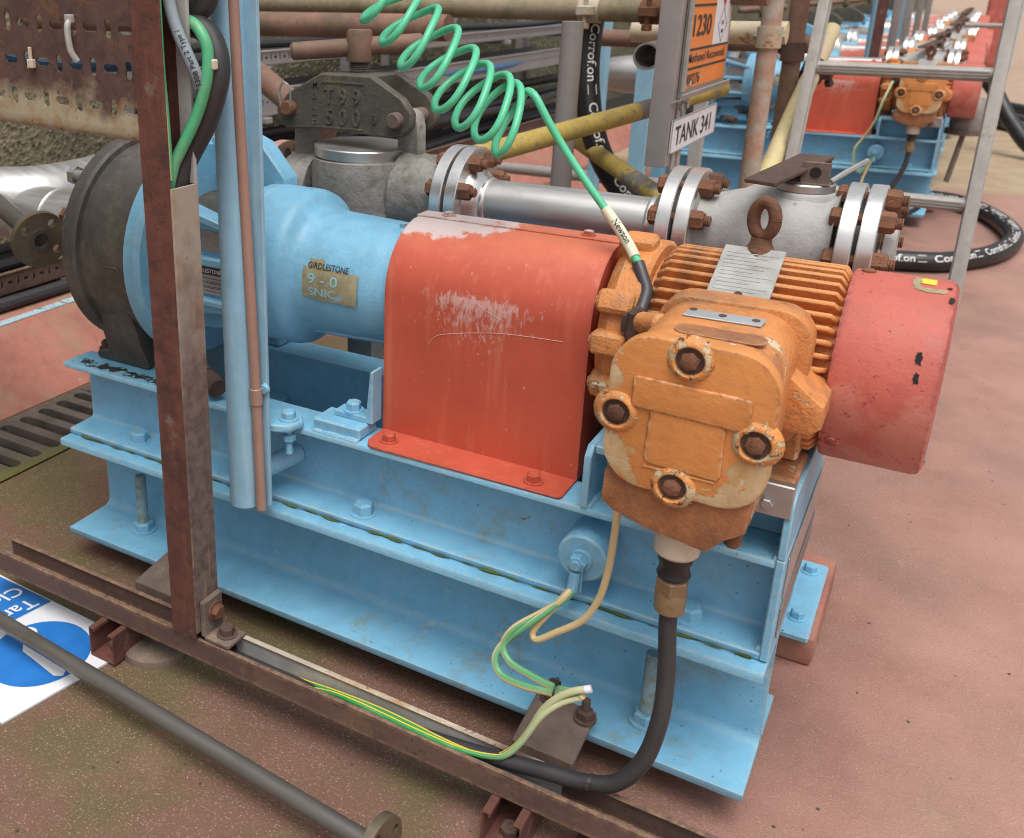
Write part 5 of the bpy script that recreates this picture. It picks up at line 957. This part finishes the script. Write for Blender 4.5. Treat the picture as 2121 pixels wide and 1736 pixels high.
# ---------------------------------------------------------------- stainless reducer and posts between the pumps
o=thing('pipe_reducer','stainless pipe reducer seen behind the black hose and sign post','pipe',(.3,2.6,.72)); g=G(); g.lathe([(.15,.02),(.155,.040),(.20,.060),(.27,.070),(.38,.070),(.60,.070)],(0,2.6,.788),(1,0,0),36); part('reducer',g,M['steel'],o,60); g=G(); g.lathe([(-.005,.069),(0,.0735),(.005,.069)],(.36,2.6,.788),(1,0,0),36); part('weld',g,M['steelrough'],o,60); g=G(); g.box((.40,2.57,0),(.44,2.63,.73),.002); part('support',g,M['blue'],o)
for x,y,w_,h,lab in ((.296,2.2,.034,1.4,'narrow light blue upright beside the hanging black hose'),(.385,2.42,.06,1.4,'wide light blue upright below the stainless reducer'),(.46,3.0,.05,1.3,'grey galvanised upright behind the blue uprights')):
    g=G(); g.box((x-w_/2,y-.02,0),(x+w_/2,y+.02,h),.002); g.box((x-.06,y-.06,0),(x+.06,y+.06,.012),.002); g.bolt((x+.045,y-.045,.012),(0,0,1),.02,.012); solo('upright',g,M['galv' if 'galv' in lab else 'bluepipe'],lab,'post')
# red kerb block and drain further back are seen below the spool
g=G(); g.prism([(-.6,0),(-.3,.16),(.25,.16),(.35,0)],(0,2.9,0),(1,0,0),(0,0,1),(0,.9,0),.006); solo('concrete_step',g,M['red_wall'],'low red concrete block between the two pumps','step')
# ---------------------------------------------------------------- hoses on the floor to the right
HL=[(.55,3.05,.042),(.85,3.14,.042),(1.10,3.235,.042),(1.25,3.29,.042),(1.428,3.38,.042),(1.597,3.65,.042),(1.668,4.02,.042),(1.60,4.42,.042),(1.47,4.70,.042),(1.33,4.80,.042),(1.0,4.86,.042)]
hose(HL,.041,'black lettered hose looped on the red floor beyond the ladder',True,.10,Vector((.02,-.86,.5)),.042,gap=.075)
for k,(x0,y0_,x1,y1_) in enumerate(((1.36,9.0,2.3,7.0),(1.40,9.4,2.5,7.2),(1.55,10.1,2.6,8.0))):
    hose([(x0,y0_,.05),(x0*.6+x1*.4,y0_*.6+y1_*.4+.15,.05),(x1,y1_,.05)],.05,'black hose lying straight across the far floor by the last pumps',k==0,.2,Vector((0,-.8,.6)),.06)['group']='hoses across the far floor'; 
hose([(1.40,7.3,.55),(1.52,7.15,.42),(1.66,7.0,.22),(1.85,6.8,.06),(2.2,6.6,.05)],.05,'short black hose dropping from a far pump outlet to the floor',False)
# ---------------------------------------------------------------- the row of pumps beyond
motor2=make_motor(False)
MAJ={'front_channel','rear_channel','end_plate','pedestal_gusset','pedestal_web','pedestal_top','earth_boss','beam','foot_plate','shell','end_panel','foot_flange','casing','casing_foot','back_plate','side_web','top_arm','bearing_housing','stator_frame','cooling_fins','end_shield','fan_cover','foot','lifting_eye','nameplate','terminal_box','box_neck','cover','raised_panel','bolt_boss','gland_chamber','pipe','flat_bar','conduit','body','neck','lid','yoke','screw','handle_hub','handle_bar','flange','weld_neck','gland_plate','lever_plate','channel','cover_strip','trunking','gasket','reducer','rubber_seal','support_leg'}
Y2=4.2; off=(0,Y2,0)
motor2.location=motor2.location+Vector(off); motor2['label']='clean orange motor with red fan cover seen through the ladder'
dup(base,off,'light blue baseplate of the pump seen through the ladder'); dup(beam,off,'light blue beam under the baseplate seen through the ladder'); dup(rear,off,'rear light blue beam of the pump seen through the ladder'); dup(gd,off,'red coupling guard seen through the ladder beside the clean orange motor')
dup(pump,off,'blue and dark pump of the second unit behind the scaffold uprights'); dup(gl,off,'cream cable gland under the motor seen through the ladder'); dup(stn,off,'strainer of the second pump behind the scaffold uprights'); dup(sp_,off,'bright pipe spool behind the second red guard'); dup(bv,off,'ball valve with bright flanges behind the motor seen through the ladder')
dup(clm,off,'blue column of the second pump behind the scaffold uprights')
for x in (.2,1.1): g=G(); g.box((x-.1,Y2,0),(x+.1,Y2+.19,ZB),.006); solo('plinth',g,M['red_wall'],'concrete plinth under the second pump beam','plinth','plinths of the second pump')
g=G(); g.box((1.08,Y2+.405,0),(1.335,Y2+.70,.0565),.012); solo('plinth',g,M['red_wall'],'concrete plinth under the rear foot plate of the second pump','plinth')
g=G(); g.tube([(1.188,Y2-.108,.378),(1.18,Y2-.12,.30),(1.14,Y2-.14,.20),(1.06,Y2-.17,.09),(.95,Y2-.19,.03),(.7,Y2-.2,.012)],.0115,10,8); solo('power_cable',g,M['blackcable'],'black cable dropping from the gland of the motor seen through the ladder','cable')
g=G(); g.tube([(.95,Y2-.2,.012),(1.05,Y2-.22,.05),(1.16,Y2-.22,.13),(1.25,Y2-.2,.16),(1.27,Y2-.19,.13),(1.18,Y2-.21,.07),(1.05,Y2-.23,.012)],.0115,10,8); solo('power_cable',g,M['blackcable'],'loop of black cable in front of the second blue beam','cable')
g=G(); g.tube([(1.06,Y2+.02,.68),(1.04,Y2-.05,.60),(1.02,Y2-.06,.50),(.985,Y2-.05,.42),(.955,Y2-.06,.36),(.965,Y2-.06,.28),(.995,Y2-.05,.25),(1.02,Y2-.04,.29),(1.04,Y2-.03,.32)],.006,8,8); solo('earth_wire',g,M['gyfade'],'pale earth wire looping to the boss of the second blue baseplate','wire')
g=G(); g.tube([(1.035,Y2-.03,.31),(1.01,Y2-.05,.22),(1.005,Y2-.08,.12),(1.02,Y2-.1,.05)],.006,8,8); solo('earth_wire',g,M['gyfade'],'pale earth wire hanging below the boss of the second blue baseplate','wire')
# hopper valve at the end of the second motor, tag
o=thing('outlet_valve','grey outlet valve with a downward lever beside the second fan cover','valve',(1.40,Y2+.35,.25)); g=G(); g.lathe([(0,.04),(.01,.075),(.03,.08),(.12,.075),(.16,.05)],(1.40,Y2+.30,.44),(0,0,1),24); part('body',g,M['valve'],o); g=G(); g.lathe([(0,.085),(.025,.085)],(1.39,Y2+.30,.425),(0,0,1),24); part('flange',g,M['bracket'],o); g=G(); g.cyl((1.39,Y2+.26,.43),(1.36,Y2+.20,.20),.013,10); part('lever',g,M['bracket'],o); g=G(); g.cyl((1.30,Y2+.52,.52),(1.42,Y2+.33,.52),.03,16); part('pipe',g,M['steel'],o)
g=G(); g.box((1.462,4.62,.60),(1.464,4.655,.83),.0005); o=solo('tag',g,M['magenta'],'magenta plastic tag hanging from the outlet pipe beyond the ladder','tag'); g=G(); g.cyl((1.463,4.637,.82),(1.463,4.637,.93),.003,6); g.cyl((1.30,4.637,.93),(1.47,4.637,.93),.012,10); part('hanger',g,M['alu'],o)
ROW=[5.45,6.45,7.65,8.85,10.05,11.3,12.6,14.0]
gr='pump units receding along the wall'
for i,y in enumerate(ROW):
    off=(random.uniform(-.03,.03),y,0); f='far pump unit beyond the ladder'
    dup(base,off,'light blue baseplate of a '+f,gr+', baseplates',MAJ); dup(beam,off,'light blue beam under a '+f,gr+', beams',MAJ); dup(gd,off,'red coupling guard of a '+f,gr+', guards',MAJ); dup(pump,off,'pump casing and bearing housing of a '+f,gr+', pumps',MAJ)
    dup(motor2,(off[0],y-Y2,0),'orange motor with red fan cover of a '+f,gr+', motors',MAJ); dup(sp_,off,'bright stainless spool of a '+f,gr+', spools',MAJ); (dup(bv,off,'ball valve of a '+f,gr+', valves',MAJ) if i not in (1,4) else None); (dup(stn,off,'strainer with yoke of a '+f,gr+', strainers',MAJ) if i not in (0,3,5) else None)
    if i<4: dup(sp,(.10,y-.95,0),'grey sign post of a '+f,gr+', sign posts',MAJ)
    if i in (0,2): dup(clm,(.36,y,0),'blue column of a '+f,gr+', columns',MAJ); dup(post,(.42,y-.08,0),'brown channel post of a '+f,gr+', posts',MAJ)
    g=G(); g.box((.1,y,0),(1.2,y+.19,ZB)); solo('plinth',g,M['red_wall'],'concrete plinth of a '+f,'plinth',gr+', plinths',smooth=0)
o=thing('hose_cabinet','red cabinet standing at the far end of the floor','cabinet',(1.5,15.2,0)); g=G(); g.box((1.35,15.2,.0),(1.62,15.5,1.3),.01); part('body',g,M['fan'],o); g=G(); g.box((1.37,15.185,.1),(1.60,15.199,1.25),.004); d_=part('door',g,M['fan'],o); g=G(); g.box((1.57,15.17,.6),(1.585,15.184,.75),.003); part('handle',g,M['alu'],d_)
o=thing('pipe_gantry','light blue steel gantry at the far end beside the red cabinet','gantry',(1.9,16,0))
for x in (1.7,2.2): g=G(); g.box((x,16,0),(x+.08,16.08,1.5),.004); part('leg',g,M['bluepipe'],o)
g=G(); g.box((1.7,16,1.5),(2.28,16.08,1.6),.004); part('top_rail',g,M['bluepipe'],o)
